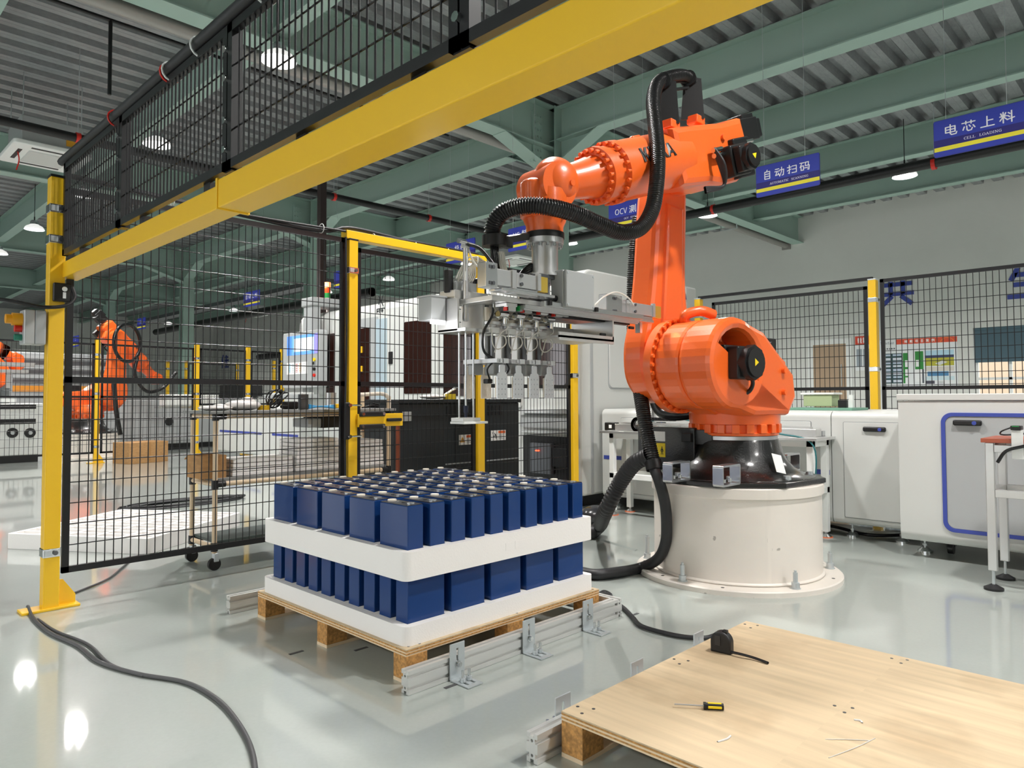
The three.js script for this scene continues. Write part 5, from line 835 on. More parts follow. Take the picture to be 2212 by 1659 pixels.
// ---------------------------------------------------------------- wall lettering, posters
{
  const glyph3 = (ch, px, py, h, label, k = 1) => { const p = onX(px, py, XW - 0.012), w = h * k, list = []; for (const l of GLYPH[ch]) for (let i = 0; i + 1 < l.length; i++) { const a = V(p.x, p.y - l[i][1] / 100 * h, p.z + l[i][0] / 100 * w), b = V(p.x, p.y - l[i + 1][1] / 100 * h, p.z + l[i + 1][0] / 100 * w), d = b.clone().sub(a), L = d.length(); const g = box(0.02, L + 0.02, h * 0.13); g.applyQuaternion(new THREE.Quaternion().setFromUnitVectors(UPV, d.normalize())); list.push(g.translate((a.x + b.x) / 2, (a.y + b.y) / 2, (a.z + b.z) / 2)); } tag(add('wall_letter', list, M.blue), label, 'lettering'); };
  glyph3('共', 1898, 600, 0.68, 'large blue wall character behind the right mesh panel', 1.05);
  glyph3('生', 2170, 576, 0.68, 'large blue wall character cut by the picture edge', 1.05);
  glyph3('社', 440, 770, 0.75, 'small blue wall character far off beyond two fences', 1.2);
  glyph3('佳', 478, 766, 0.8, 'small blue wall character next to the farthest posts', 1.2);
  const pa = onX(1900, 733, XW - 0.01), pb = onX(2070, 833, XW - 0.01), yt = onX(2068, 726, XW - 0.01).y;
  const tex = print(1024, 640, (g, W, H) => {
    g.fillStyle = '#e9ecee'; g.fillRect(0, 0, W, H); g.fillStyle = '#e2573a'; g.fillRect(230, 0, W - 230, 70);
    [...'储能项目案例'].forEach((c, i) => strokes(g, c, 340 + i * 72, 14, 42, 5, '#fff'));
    g.strokeStyle = '#f08a3c'; g.lineWidth = 8; g.beginPath(); g.arc(900, 110, 100, Math.PI * 1.15, Math.PI * 1.85); g.stroke();
    g.fillStyle = '#4a5260'; g.font = '46px sans-serif'; g.fillText('SolarEast', 12, 62);
    [...'储能项目案例'].forEach((c, i) => strokes(g, c, 30 + i * 32, 112, 24, 3.5, '#3a3f46'));
    g.fillStyle = '#d98a80'; g.fillRect(20, 150, W - 60, 3);
    g.fillStyle = '#2c4a4e'; g.fillRect(24, 190, 290, 410);
    for (let r = 0; r < 8; r++) for (let c = 0; c < 2; c++) { g.fillStyle = r % 2 ? '#d5dbe6' : '#b9c6d8'; g.fillRect(40 + c * 140, 200 + r * 50, 118, r % 3 ? 34 : 26); }
    g.fillStyle = '#2f8a3c'; g.fillRect(318, 190, 70, 410); g.fillRect(480, 175, 110, 240); g.fillStyle = '#f2f3f4'; g.fillRect(345, 290, 42, 90); g.fillRect(345, 410, 42, 90); g.fillRect(345, 520, 42, 80); g.fillRect(490, 290, 40, 90); g.fillRect(480, 420, 95, 160); g.fillStyle = '#5a5f68'; g.fillRect(570, 415, 24, 185);
    g.fillStyle = '#b9dcec'; g.fillRect(610, 170, 370, 70); g.fillStyle = '#3c4566'; g.fillRect(610, 235, 370, 40); g.fillStyle = '#b8b43c'; g.fillRect(610, 270, 370, 105); g.fillStyle = '#d9dcdc'; g.beginPath(); g.moveTo(740, 345); g.lineTo(830, 310); g.lineTo(900, 330); g.lineTo(800, 370); g.fill();
    g.fillStyle = '#d8d2c8'; g.fillRect(610, 385, 370, 60); g.fillStyle = '#4f87b4'; g.fillRect(640, 450, 270, 60); g.fillStyle = '#cfe3ea'; g.fillRect(610, 515, 370, 50); g.fillStyle = '#4a4a58'; g.fillRect(610, 570, 120, 42); g.fillStyle = '#6a7078'; for (let i = 0; i < 4; i++) g.fillRect(780, 580 + i * 9, 60 + 20 * (i % 2), 3);
  });
  const po = thing('wall_poster', 'large wall poster with a red header strip', 'poster', [XW, 0, pa.z]);
  add('poster_board', span(-0.012, -0.001, pb.y, yt, 0, pb.z - pa.z), M.paper, po);
  printedX('poster_print', -0.0135, 0, pb.z - pa.z, pb.y, yt, tex, po);
  const mini = print(256, 160, (g, W, H) => { g.fillStyle = '#e9ecee'; g.fillRect(0, 0, W, H); g.fillStyle = '#d9492f'; g.fillRect(0, 0, W, 40); [...'储能案例'].forEach((c, i) => strokes(g, c, 40 + i * 44, 6, 28, 4, '#fff')); g.fillStyle = '#9aa4ad'; g.fillRect(20, 60, 90, 80); g.fillRect(130, 60, 100, 80); });
  for (const [a, b, l] of [[[1600, 748], [1674, 810], 'wall poster with a red header behind the robot cables'], [[1847, 727], [1882, 800], 'narrow wall poster beside the yellow rear post']]) { const p = onX(...a, XW - 0.01), q = onX(...b, XW - 0.01), o = thing('wall_poster', l, 'poster', [XW, 0, p.z]); add('poster_board', span(-0.012, -0.001, q.y, p.y, 0, q.z - p.z), M.paper, o); printedX('poster_print', -0.0135, 0, q.z - p.z, q.y, p.y, mini, o); }
}

// ---------------------------------------------------------------- machine line
const foot = (parent, x, z, top) => { const f = add('levelling_foot', [cyl(0.045, 0.012, x, 0.006, z, 'y', 20), cyl(0.045, 0.02, x, 0.022, z, 'y', 20, 0.02)], M.chrome, parent); add('foot_stem', [cyl(0.009, top - 0.02, x, (top + 0.02) / 2, z, 'y', 8), hexBolt(x, 0.05, z, 0.016, 0.014)], M.zinc, f); return f; };
function handle(parent, x, y, z, w = 0.15) { const h = add('handle', box(0.022, 0.034, w, x - 0.011, y, z, 0.014), M.black, parent); add('handle_key', cyl(0.012, 0.006, x - 0.024, y, z + w * 0.25, 'x', 12), M.blue, h); return h; }
const panelX = (x, z0, z1, y0, y1, r, t) => prism(roundRect(z0, y0, z1, y1, r), t, 0.002).rotateY(-Math.PI / 2).translate(x, 0, 0);
{ // low grey cabinets behind the robot
  const X = 5.3, D = 6.35;
  const unit = (label, z0, z1, door, stripe) => {
    const t = thing('low_cabinet', label, 'cabinet', [X, 0, (z0 + z1) / 2]), h = (z1 - z0) / 2;
    add('body', prism((() => { const s = new THREE.Shape(); s.moveTo(0.04, 0.1); s.lineTo(D - X, 0.1); s.lineTo(D - X, 0.9); s.lineTo(0.05, 0.9); s.absarc(0.05, 0.85, 0.05, Math.PI / 2, Math.PI); s.lineTo(0, 0.14); s.absarc(0.04, 0.14, 0.04, Math.PI, 1.5 * Math.PI); return s; })(), z1 - z0 - 0.006, 0).translate(0, 0, -h + 0.003), M.machine, t);
    if (door) { add('painted_shadow_gap', panelX(0.001, door[0] - (z0 + z1) / 2 - 0.004, door[1] - (z0 + z1) / 2 + 0.004, door[2] - 0.004, door[3] + 0.004, 0.012, 0.003), M.seam, t); const d = add('door', panelX(0.001, door[0] - (z0 + z1) / 2, door[1] - (z0 + z1) / 2, door[2], door[3], 0.01, 0.008), M.machine, t); handle(d, -0.004, door[3] - 0.045, (door[0] + door[1]) / 2 - (z0 + z1) / 2, 0.15); }  // grey plate round the door paints the shadow of its gap
    if (stripe) add('blue_stripe', span(-0.003, 0.002, 0.44, 0.475, stripe[0] - (z0 + z1) / 2, stripe[1] - (z0 + z1) / 2), M.blue, t);
    for (const z of [-h + 0.1, h - 0.1]) foot(t, 0.1, z, 0.11);
    return t;
  };
  unit('low grey cabinet with one door beside the blue framed cabinet', -1.955, -1.43, [-1.868, -1.45, 0.15, 0.822]);
  unit('low grey cabinet with a blue stripe behind the robot base', -2.9, -1.955, [-2.85, -2.1, 0.15, 0.822], [-2.45, -1.97]);
  unit('low grey cabinet between the white machine and the robot base', -4.02, -2.9, [-3.8, -3.0, 0.15, 0.822], [-4.0, -3.4]);
  unit('low grey cabinet row beyond the trolley, nearest unit', -10.6, -9.35, null, [-10.4, -9.6]);
  unit('low grey cabinet row beyond the trolley, last unit', -12.5, -10.6, null, [-12.3, -10.75]);
  const cab = thing('framed_cabinet', 'tall grey cabinet whose door has a blue rounded frame', 'cabinet', [4.95, 0, -1.41]);
  add('body', prism((() => { const s = new THREE.Shape(); s.moveTo(0.06, 0.1); s.lineTo(1.4, 0.1); s.lineTo(1.4, 0.975); s.lineTo(0.0, 0.975); s.lineTo(0, 0.16); s.absarc(0.06, 0.16, 0.06, Math.PI, 1.5 * Math.PI); return s; })(), 2.2, 0).translate(0, 0, 0), M.machine, cab);
  add('cap', span(-0.008, 1.41, 0.978, 1.02, -0.008, 2.2, 0.006), M.machine, cab);
  const bz0 = 0.24, bz1 = 1.75, fr = roundRect(bz0, 0.185, bz1, 0.905, 0.06), hole = roundRect(bz0 + 0.022, 0.207, bz1 - 0.022, 0.883, 0.045).getPoints(5).reverse().map((q) => [q.x, q.y]);
  add('blue_frame', prism(fr, 0.012, 0.001, [hole]).rotateY(-Math.PI / 2).translate(0.001, 0, 0), M.blue, cab);
  const d = add('door', panelX(0.001, bz0 + 0.022, bz1 - 0.022, 0.207, 0.883, 0.045, 0.008), M.machineGrey, cab);
  handle(d, -0.006, 0.845, bz0 + 0.14, 0.15);
  foot(cab, 0.22, 0.08, 0.11); foot(cab, 0.2, 1.1, 0.11); foot(cab, 0.7, 0.1, 0.11);
  add('castor', [cyl(0.035, 0.03, 0.25, 0.04, 0.22, 'z', 16), box(0.05, 0.05, 0.05, 0.25, 0.078, 0.22, 0.006)], M.black, cab);
  tag(add('floor_cable', tube([V(5.7, 0.02, -1.5), V(5.45, 0.015, -1.75), V(5.6, 0.02, -2.1), V(5.5, 0.015, -2.5), V(5.7, 0.02, -2.9)], 0.012, 30, 6), M.cable), 'black cable lying under the low grey cabinets', 'cable');
  // small green jig standing on the cabinets
  const j = thing('test_jig', 'small green and grey jig standing on the low cabinet', 'jig', [5.75, 0.9, -2.15]);
  add('base_plate', box(0.35, 0.02, 0.5, 0, 0.01, 0, 0.003), S('#6c9a86', 0.5), j); add('jig_block', [box(0.16, 0.09, 0.22, 0.02, 0.075, -0.05, 0.004)], S('#a8b58c', 0.5), j); add('jig_cover', [box(0.18, 0.015, 0.26, 0.02, 0.13, -0.05, 0.003), box(0.03, 0.1, 0.03, 0.1, 0.07, 0.15)], M.white, j); add('jig_foot', box(0.05, 0.06, 0.06, -0.05, 0.05, 0.14, 0.004), M.black, j);
}
{ // white transfer bench behind the robot
  const bl = onY(1325, 1112, 0), X = bl.x, BD = Math.max(0.12, 5.24 - bl.x), zL = bl.z, zR = onX(1752, 1000, X).z, H = 0.70, w = 0.045;
  const t = thing('transfer_bench', 'white square tube bench carrying a linear axis behind the robot', 'bench', [X, 0, zL]), L = zR - zL;
  for (const [x, z] of [[0, 0], [BD, 0], [0, L], [BD, L]]) { add('leg', span(x - w / 2, x + w / 2, 0.04, H, z - w / 2, z + w / 2, 0.003), M.white, t); const f = add('levelling_foot', cyl(0.04, 0.02, x, 0.014, z, 'y', 18, 0.018), M.chrome, t); add('foot_pad', cyl(0.045, 0.006, x, 0.003, z, 'y', 18), S('#d46a3c', 0.6), f); add('foot_stem', cyl(0.009, 0.03, x, 0.03, z, 'y', 8), M.zinc, f); }
  for (const y of [0.34, H - w / 2]) for (const [a, b, c, d] of [[0, 0, 0, L], [BD, BD, 0, L], [0, BD, 0, 0], [0, BD, L, L]]) add('rail', span(a - w / 2, b + w / 2, y - w / 2, y + w / 2, c - w / 2 + (a === b ? w : 0), d + w / 2 - (a === b ? w : 0), 0.003), M.white, t);
  add('bench_top', span(-0.06, BD + 0.05, H, H + 0.02, -0.1, L + 0.06, 0.002), M.aluLight, t);
  add('linear_axis', [span(0.1, 0.2, H + 0.02, H + 0.075, -0.05, L, 0.004), span(0.13, 0.17, H + 0.075, H + 0.09, 0.0, L - 0.05)], M.aluLight, t);
  add('linear_axis', [span(0.22, 0.27, H + 0.02, H + 0.06, -0.05, L, 0.004)], M.alu, t);
  const mo = add('servo_motor', [box(0.07, 0.07, 0.11, 0.15, H + 0.05, -0.12, 0.006)], M.black, t); add('motor_label', box(0.002, 0.03, 0.03, 0.114, H + 0.05, -0.11), M.paper, mo);
  const ch = []; for (let k = 0; k < 16; k++) { const a = Math.PI / 2 + Math.PI * k / 15; ch.push(turned(box(0.028, 0.03, 0.03, 0, 0, 0, 0.003), -a, 0, 0).translate(0.06, H + 0.075 + 0.05 * Math.sin(a), 0.22 + 0.05 * Math.cos(a))); }
  for (let k = 0; k < 12; k++) ch.push(box(0.028, 0.028, 0.026, 0.06, H + 0.125, 0.24 + 0.03 * k, 0.003), box(0.028, 0.028, 0.026, 0.06, H + 0.025, 0.24 + 0.03 * k, 0.003));
  add('cable_chain', ch, M.black, t);
  add('pick_head', [box(0.03, 0.2, 0.03, 0.15, H + 0.19, 0.32, 0.002), box(0.05, 0.06, 0.1, 0.13, H + 0.31, 0.29, 0.003), box(0.06, 0.015, 0.16, 0.13, H + 0.22, 0.3)], M.aluLight, t);
  add('pick_head_cap', box(0.04, 0.05, 0.02, 0.13, H + 0.31, 0.35, 0.002), M.red, t);
  add('air_hose', tube([V(0.12, H + 0.1, 0.3), V(0.05, H + 0.14, 0.5), V(0.02, H + 0.05, 1.2), V(-0.03, H + 0.04, L - 0.2), V(-0.05, H - 0.02, L + 0.03), V(-0.03, 0.3, L + 0.03)], 0.006, 50, 6), S('#2a6f74', 0.4), t);
}
{ // big white enclosure behind the fence
  const X = 5.06, z0 = -9.15, z1 = -4.07, D = 6.75, T = 2.2, t = thing('white_machine', 'long white machine enclosure with dark windows behind the fence', 'machine', [X, 0, z1]);
  const s = new THREE.Shape(); s.moveTo(0.05, 0.11); s.lineTo(D - X, 0.11); s.lineTo(D - X, T); s.lineTo(0.16, T); s.absarc(0.16, T - 0.16, 0.16, Math.PI / 2, Math.PI); s.lineTo(0, 0.16); s.absarc(0.05, 0.16, 0.05, Math.PI, 1.5 * Math.PI);
  add('enclosure', prism(s, z1 - z0, 0.02).translate(0, 0, -(z1 - z0)), M.machine, t);
  add('end_panel', prism(roundRect(0.42, 1.1, 1.6, 1.92, 0.05), 0.012, 0.004).translate(0, 0, 0.0), M.machine, t);
  add('end_panel_groove', prism(roundRect(0.405, 1.085, 1.615, 1.935, 0.06), 0.003, 0).translate(0, 0, 0.0), M.machineGrey, t);
  add('corner_trim', span(0.13, 0.17, 0.12, 2.04, 0.0, 0.006), M.machineGrey, t);
  add('louvre_door', span(0.42, 0.75, 0.16, 0.78, 0, 0.008, 0.003), M.machine, t);
  for (let k = 0; k < 22; k++) add('louvre', span(0.5, 0.66, 0.24 + 0.022 * k, 0.252 + 0.022 * k, 0.008, 0.014), M.machineGrey, t);
  const F = (name, a, b, m, out = 0.006, r = 0.03, parent = t) => { const p = onX(...a, X - out), q = onX(...b, X - out), za = p.z - z1, zb = q.z - z1; return add(name, prism(roundRect(za, q.y, zb, p.y, Math.min(r, (zb - za) / 2.1)), out + 0.004, 0.001).rotateY(-Math.PI / 2).translate(0.004, 0, 0), m, parent); };
  const dr = F('door_panel', [828, 668], [945, 995], M.machine, 0.02, 0.02);
  F('window_pane', [872, 696], [931, 850], M.brownGlass, 0.026, 0.03, dr);
  const hd = F('door_handle', [839, 760], [847, 786], M.black, 0.03, 0.01, dr);
  F('door_panel', [950, 660], [1126, 880], M.machine, 0.02, 0.02);
  F('window_pane', [958, 722], [1022, 855], M.brownGlass, 0.026, 0.02);
  F('window_pane', [1160, 720], [1222, 832], M.brownGlass, 0.026, 0.03);
  F('window_strip', [705, 722], [721, 850], M.brownGlass, 0.012, 0.01);
  const bay = F('bay_recess', [772, 690], [815, 900], M.machineGrey, 0.012, 0.02);
  F('window_pane', [776, 710], [797, 885], M.brownGlass, 0.018, 0.005, bay);
  for (const y of [749, 791]) F('bay_latch', [771, y], [781, y + 13], M.yellow, 0.03, 0.006, bay);
  F('bay_post', [812, 690], [834, 900], S('#a9bac4', 0.4), 0.03, 0.004);
  F('bay_post', [655, 690], [668, 890], M.machineGrey, 0.02, 0.004);
  // open base with shelf rails near the corner
  F('base_opening', [1130, 940], [1232, 1072], M.black, 0.008, 0.01);
  for (const [a, b] of [[884, 894], [928, 934], [930, 938]]) F('shelf_rail', [1122, a], [1236, b], M.aluLight, 0.06, 0.003);
  F('shelf_trough', [1124, 896], [1234, 926], M.machineGrey, 0.04, 0.003);
  F('base_box', [1145, 956], [1190, 1025], M.darkSteel, 0.05, 0.006); F('base_box', [1190, 968], [1222, 1010], M.black, 0.04, 0.006);
  for (const [px, py] of [[1156, 972], [1216, 1042]]) { const g = F('signal_led', [px, py], [px + 6, py + 3], new THREE.MeshStandardMaterial({ color: '#ff2010', emissive: new THREE.Color(1, 0.08, 0.03), emissiveIntensity: 4 }), 0.07, 0.003); }
  add('plinth', span(0.15, D - X, 0.0, 0.115, -(z1 - z0) + 0.1, -0.1), M.black, t);
  for (const z of [-0.15, -1.2, -2.4, -3.6]) foot(t, 0.08, z, 0.12);
  // maker's mark on the fascia: thin strokes
  const mk = onX(818, 662, X - 0.003), ml = []; for (const [a, b, c, d] of [[0, 0.13, 0.09, 0.0], [0.09, 0.13, 0.05, 0.05], [0, 0.02, 0.02, 0.1], [-0.04, -0.03, 0.12, -0.03], [-0.03, -0.06, 0.0, -0.06], [0.05, -0.06, 0.09, -0.06], [-0.04, -0.03, -0.04, -0.08], [0.02, -0.03, 0.02, -0.08], [0.07, -0.03, 0.07, -0.08], [0.12, -0.03, 0.12, -0.08]]) ml.push(bar(V(-0.002, mk.y + b, mk.z - z1 + a), V(-0.002, mk.y + d, mk.z - z1 + c + 0.001), 0.004, 0.012));
  add('emblem', ml, M.cabinetDark, t);
  const sd = thing('side_machine', 'white machine block with a dark blue corner stripe behind the robot arm', 'machine', [7.2, 0, -4.0]);
  const p = onZ(1502, 622, -4.0), q = onZ(1465, 640, -4.0); sd.position.x = q.x;
  add('block', span(Math.max(-0.06, 6.78 - q.x), p.x - q.x + 0.02, 0.1, p.y, -0.8, 0, 0.02), M.machine, sd); add('corner_stripe', prism([[0, 0], [0.16, 0], [0.13, 0.09], [0, 0.09]], 0.006).translate(0, q.y - 0.02, 0.0), M.navy, sd); add('block_panel', prism(roundRect(Math.max(-0.02, 6.79 - q.x), 0.9, 0.3, q.y - 0.12, 0.02), 0.008, 0.002), M.machineGrey, sd);
  add('block_foot', span(Math.max(-0.04, 6.8 - q.x), p.x - q.x, 0, 0.1, -0.78, -0.03), M.black, sd);
  // operator screen on its swing arm
  const hx = 4.86, A = onX(611, 716, hx), B = onX(688, 862, hx), hp = thing('operator_panel', 'grey operator panel with a lit blue screen on a swing arm', 'control panel', [hx, 0, A.z]), Z = (px) => onX(px, 800, hx).z - A.z, Y = (py) => onX(650, py, hx).y;
  add('panel_case', prism(roundRect(0, Y(838), Z(690), Y(716), 0.05), 0.12, 0.01).rotateY(-Math.PI / 2).translate(0.12, 0, 0), M.machineGrey, hp);
  const scr = print(256, 192, (g, W, H) => { g.fillStyle = '#5a8fe8'; g.fillRect(0, 0, W, H); g.fillStyle = '#3f74d8'; g.fillRect(0, 0, 40, H); g.fillStyle = '#e8eefc'; g.fillRect(60, 30, 165, 130); g.fillStyle = '#b9c4d8'; for (let i = 0; i < 5; i++) { g.fillRect(110, 45 + i * 18, 30, 4); g.fillRect(170, 50 + i * 20, 34, 4); } g.fillStyle = '#7f78d8'; g.fillRect(228, 0, 28, H); });
  const sc = printedX('screen', -0.0015, Z(620), Z(686), Y(766), Y(724), scr, hp, { emissive: new THREE.Color(1, 1, 1), emissiveMap: scr, emissiveIntensity: 0.9 });
  const kb = print(256, 128, (g, W, H) => { g.fillStyle = '#f2f2f0'; g.fillRect(0, 0, W, H); const cs = ['#7fb6cc', '#c7cfd4', '#d0a0a0', '#e0c090', '#d8d8d8']; for (let i = 0; i < 5; i++) { g.fillStyle = cs[i]; g.fillRect(20 + i * 46, 14, 26, 96); g.fillStyle = '#fff'; for (let k = 0; k < 4; k++) g.fillRect(22 + i * 46, 30 + k * 22, 22, 6); } });
  printedX('taped_sheet', -0.003, Z(620), Z(664), Y(808), Y(782), kb, hp);
  for (const [py, m] of [[779, M.stickerYellow], [787, M.chrome], [799, M.black], [812, M.red]]) add('panel_button', cyl(0.022, 0.02, -0.01, Y(py), Z(680), 'x', 12), m, hp);
  add('keyboard_shelf', span(-0.22, 0.0, Y(860), Y(852), Z(602), Z(690), 0.006), M.machineGrey, hp); add('keyboard', span(-0.2, -0.04, Y(852), Y(848), Z(612), Z(684), 0.004), M.machine, hp);
  add('swing_arm', [span(0.02, 0.14, Y(716), Y(652), Z(652), Z(672), 0.01), span(0.0, 0.5, Y(664), Y(645), Z(648), Z(674), 0.02)], M.machineGrey, hp);
  add('arm_stem', cyl(0.05, Y(690) - Y(716), 0.08, (Y(690) + Y(716)) / 2, Z(662), 'y', 16), M.machine, hp);
  const tw = onX(702, 668, 5.2), st = thing('signal_tower', 'signal tower with a glowing red lamp on the white machine', 'signal lamp', [5.3, T, tw.z - 0.1]);
  const lay = (n, y, h, m) => add(n, cyl(0.04, h, 0, y, 0, 'y', 16), m, st);
  const top = 0.42; lay('tower_stem', 0.07, 0.14, M.white); st.children[0].scale.set(0.5, 1, 0.5); lay('grey_segment', 0.18, 0.08, M.machine); lay('green_segment', 0.255, 0.07, M.green); lay('orange_segment', 0.325, 0.07, S('#e8561c', 0.4)); lay('lit_segment', 0.4, 0.08, new THREE.MeshStandardMaterial({ color: '#ffb090', emissive: new THREE.Color(1, 0.22, 0.06), emissiveIntensity: 5 }));
  const rl = new THREE.PointLight(new THREE.Color(1, 0.15, 0.05), 0.35); rl.position.set(-0.06, 0.4, 0.02); rl.castShadow = true; rl.name = 'signal_light'; st.add(rl);
}
{ // dark controller cabinet
  const z = -4.32, x0 = onZ(863, 900, z).x, x1 = onZ(1121, 900, z).x, T = 0.965, t = thing('controller_cabinet', 'black controller cabinet with warning stickers behind the gate', 'cabinet', [x0, 0, z]), W = x1 - x0;
  add('cabinet_body', span(0, W, 0.06, T, -0.5, 0, 0.008), M.cabinetDark, t); add('top_lip', span(-0.01, W + 0.02, T, T + 0.03, -0.51, 0.012, 0.004), M.cabinetDark, t);
  add('door_seam', span(0.55, 0.556, 0.08, T - 0.01, 0, 0.003), M.black, t); add('side_strip', span(-0.012, 0, 0.08, T - 0.1, -0.03, 0.004), S('#b8562a', 0.5), t);
  const px = (a) => onZ(a, 900, z).x - x0, py = (b) => onZ(1000, b, z).y;
  add('kick_line', span(px(962), W - 0.01, py(1000) - 0.004, py(1000) + 0.006, 0, 0.006), M.machineDark, t);
  add('switch_plate', span(px(868), px(887), py(906), py(887), 0, 0.012, 0.003), M.silverBox, t);
  const warn = print(256, 160, (g, W2, H) => { g.fillStyle = '#f0efec'; g.fillRect(0, 0, W2, H); g.strokeStyle = '#888'; g.strokeRect(3, 3, W2 - 6, H - 6); g.fillStyle = '#e0a030'; g.beginPath(); g.moveTo(60, 30); g.lineTo(105, 120); g.lineTo(15, 120); g.fill(); g.fillStyle = '#111'; g.fillRect(56, 60, 8, 32); g.fillRect(56, 100, 8, 8); g.fillStyle = '#e2662c'; g.fillRect(128, 10, 120, 40); g.fillStyle = '#555'; for (let i = 0; i < 8; i++) g.fillRect(132, 60 + i * 11, 100 - (i % 3) * 18, 4); });
  const warn2 = print(256, 160, (g, W2, H) => { g.fillStyle = '#f0efec'; g.fillRect(0, 0, W2, H); g.strokeStyle = '#222'; g.lineWidth = 10; g.beginPath(); g.moveTo(30, 30); g.lineTo(50, 110); g.lineTo(80, 60); g.lineTo(100, 120); g.moveTo(60, 40); g.lineTo(90, 130); g.stroke(); g.fillStyle = '#e2662c'; g.fillRect(128, 10, 120, 40); g.fillStyle = '#555'; for (let i = 0; i < 8; i++) g.fillRect(132, 60 + i * 11, 100 - (i % 3) * 18, 4); });
  printedZ('warning_sticker', 0.002, px(991), px(1023), py(961), py(939), warn, t); printedZ('warning_sticker', 0.002, px(1060), px(1092), py(956), py(933), warn2, t);
  add('louvres', Array.from({ length: 14 }, (_, k) => span(px(965) + 0.045 * k, px(965) + 0.045 * k + 0.03, 0.86, 0.94, 0, 0.006)), M.black, t);
  add('castor', [0.08, W - 0.08].map((q) => cyl(0.03, 0.06, q, 0.03, -0.08, 'y', 12)), M.black, t);
  const tr = tag(add('tape_roll', [lathe([[0.03, 0], [0.055, 0], [0.055, 0.045], [0.03, 0.045], [0.03, 0]], 24)], S('#c9b02a', 0.4)), 'yellow tape roll lying on the black controller cabinet', 'tape roll'); tr.position.set(onZ(971, 860, z - 0.2).x, T + 0.03, z - 0.2);
  const mk = tag(add('marker_pen', [rod(V(0, 0.035, 0), V(0.13, 0.1, 0), 0.01), rod(V(0.1, 0.085, 0), V(0.15, 0.11, 0), 0.013)], M.white), 'white tool leaning across the tape roll', 'tool'); mk.position.set(onZ(960, 860, z - 0.2).x, T + 0.03, z - 0.2);
  const pp = tag(add('paper_bag', [new THREE.SphereGeometry(0.1, 14, 8).scale(1.3, 0.2, 0.7).translate(0, 0.022, 0)].map((g) => clean(g)), M.plasticWrap), 'white crumpled bag lying on the black controller cabinet', 'bag'); pp.position.set(onZ(935, 862, z - 0.2).x, T + 0.03, z - 0.2);
}
{ // pipe trolley with its load
  const z1 = -4.19, z0 = -4.52, x0 = 1.78, x1 = 3.02, t = thing('pipe_trolley', 'beige pipe rack trolley with three grey shelves behind the fence', 'trolley', [x0, 0, z1]), W = x1 - x0, D = z1 - z0;
  const ys = [0.135, 0.5, 0.9];
  for (const [x, z, s] of [[0, 0, -1], [W, 0, 1], [0, -D, -1], [W, -D, 1]]) {
    add('upright', rod(V(x, 0.1, z), V(x, x > 0.5 ? 1.02 : 0.9, z), 0.0145), M.trolleyPipe, t);
    for (const y of ys) add('joint', [cyl(0.02, 0.05, x, y, z, 'y', 12), cyl(0.019, 0.06, x + (x ? -0.03 : 0.03), y, z, 'x', 12)], M.black, t);
    const c = add('castor', [cyl(0.036, 0.024, x, 0.036, z, 'z', 18)], M.rubber, t); add('castor_fork', [box(0.03, 0.05, 0.036, x + 0.008, 0.075, z, 0.004), cyl(0.012, 0.03, x, 0.1, z, 'y', 10)], M.zinc, c);
  }
  for (const y of ys) {
    for (const z of [0, -D]) add('shelf_pipe', rod(V(0, y, z), V(W, y, z), 0.0145), M.trolleyPipe, t);
    for (const x of [0, W]) add('shelf_pipe', rod(V(x, y, 0), V(x, y, -D), 0.0145), M.trolleyPipe, t);
    add('shelf_board', span(y > 0.8 ? -0.05 : 0.01, W + (y > 0.8 ? 0.03 : -0.01), y + 0.015, y + 0.033, y > 0.8 ? -D - 0.04 : -D + 0.005, y > 0.8 ? 0.05 : -0.005, 0.003), y < 0.2 ? M.darkMat : M.shelfGrey, t);
  }
  add('push_handle', tube([V(W, 0.9, 0), V(W, 1.0, 0), V(W - 0.03, 1.03, 0), V(W - 0.25, 1.03, 0)], 0.0145, 24, 10), M.cream, t);
  // load on the middle shelf
  const y = 0.533, zz = z1 - 0.03, X = (px, zq = zz) => onZ(px, 1000, zq).x, Yp = (py, zq = zz) => onZ(560, py, zq).y;
  const bx = (name, label, cat, a, b, top, m, r = 0.004, dep = 0.26) => tag(add(name, span(X(a), X(b), y, top, zz - dep, zz, r), m), label, cat);
  const cb = thing('carton', 'small brown open carton on the middle trolley shelf', 'carton', [X(434), y, zz]);
  add('carton_walls', [span(0, X(489) - X(434), 0, 0.135, -0.006, 0), span(0, X(489) - X(434), 0, 0.135, -0.2, -0.194), span(0, 0.006, 0, 0.135, -0.194, -0.006), span(X(489) - X(434) - 0.006, X(489) - X(434), 0, 0.135, -0.194, -0.006), span(0.006, X(489) - X(434) - 0.006, 0, 0.006, -0.194, -0.006)], M.card, cb);
  add('carton_flap', turned(box(X(489) - X(434) - 0.01, 0.004, 0.07, 0, 0, -0.035), -0.5).translate((X(489) - X(434)) / 2, 0.137, -0.198), M.card, cb);
  const slabs = (name, label, a, b, n, h, x0q) => { const g = thing(name, label, 'foam pack', [X(a), y, zz]); for (let k = 0; k < n; k++) add('foam_slab', box(X(b) - X(a) - 0.004 * k, h - 0.003, 0.25 - 0.004 * (k % 2), (X(b) - X(a)) / 2, h * (k + 0.5), -0.128, 0.004), M.foam, g); return g; };
  const pk = slabs('foam_pack', 'low wrapped stack of white foam slabs on the trolley', 503, 634, 4, 0.026); add('wrap_fold', tube([V(0, 0.1, 0.002), V(0.12, 0.108, -0.05), V(0.3, 0.104, 0.004), V(0.42, 0.106, -0.02)], 0.004, 16, 5), M.clearTube, pk);
  slabs('foam_pack', 'tall wrapped stack of white foam slabs beside the gate post', 640, 735, 8, 0.026); slabs('foam_pack', 'wrapped stack of white foam slabs behind the gate latch', 760, 830, 7, 0.026);
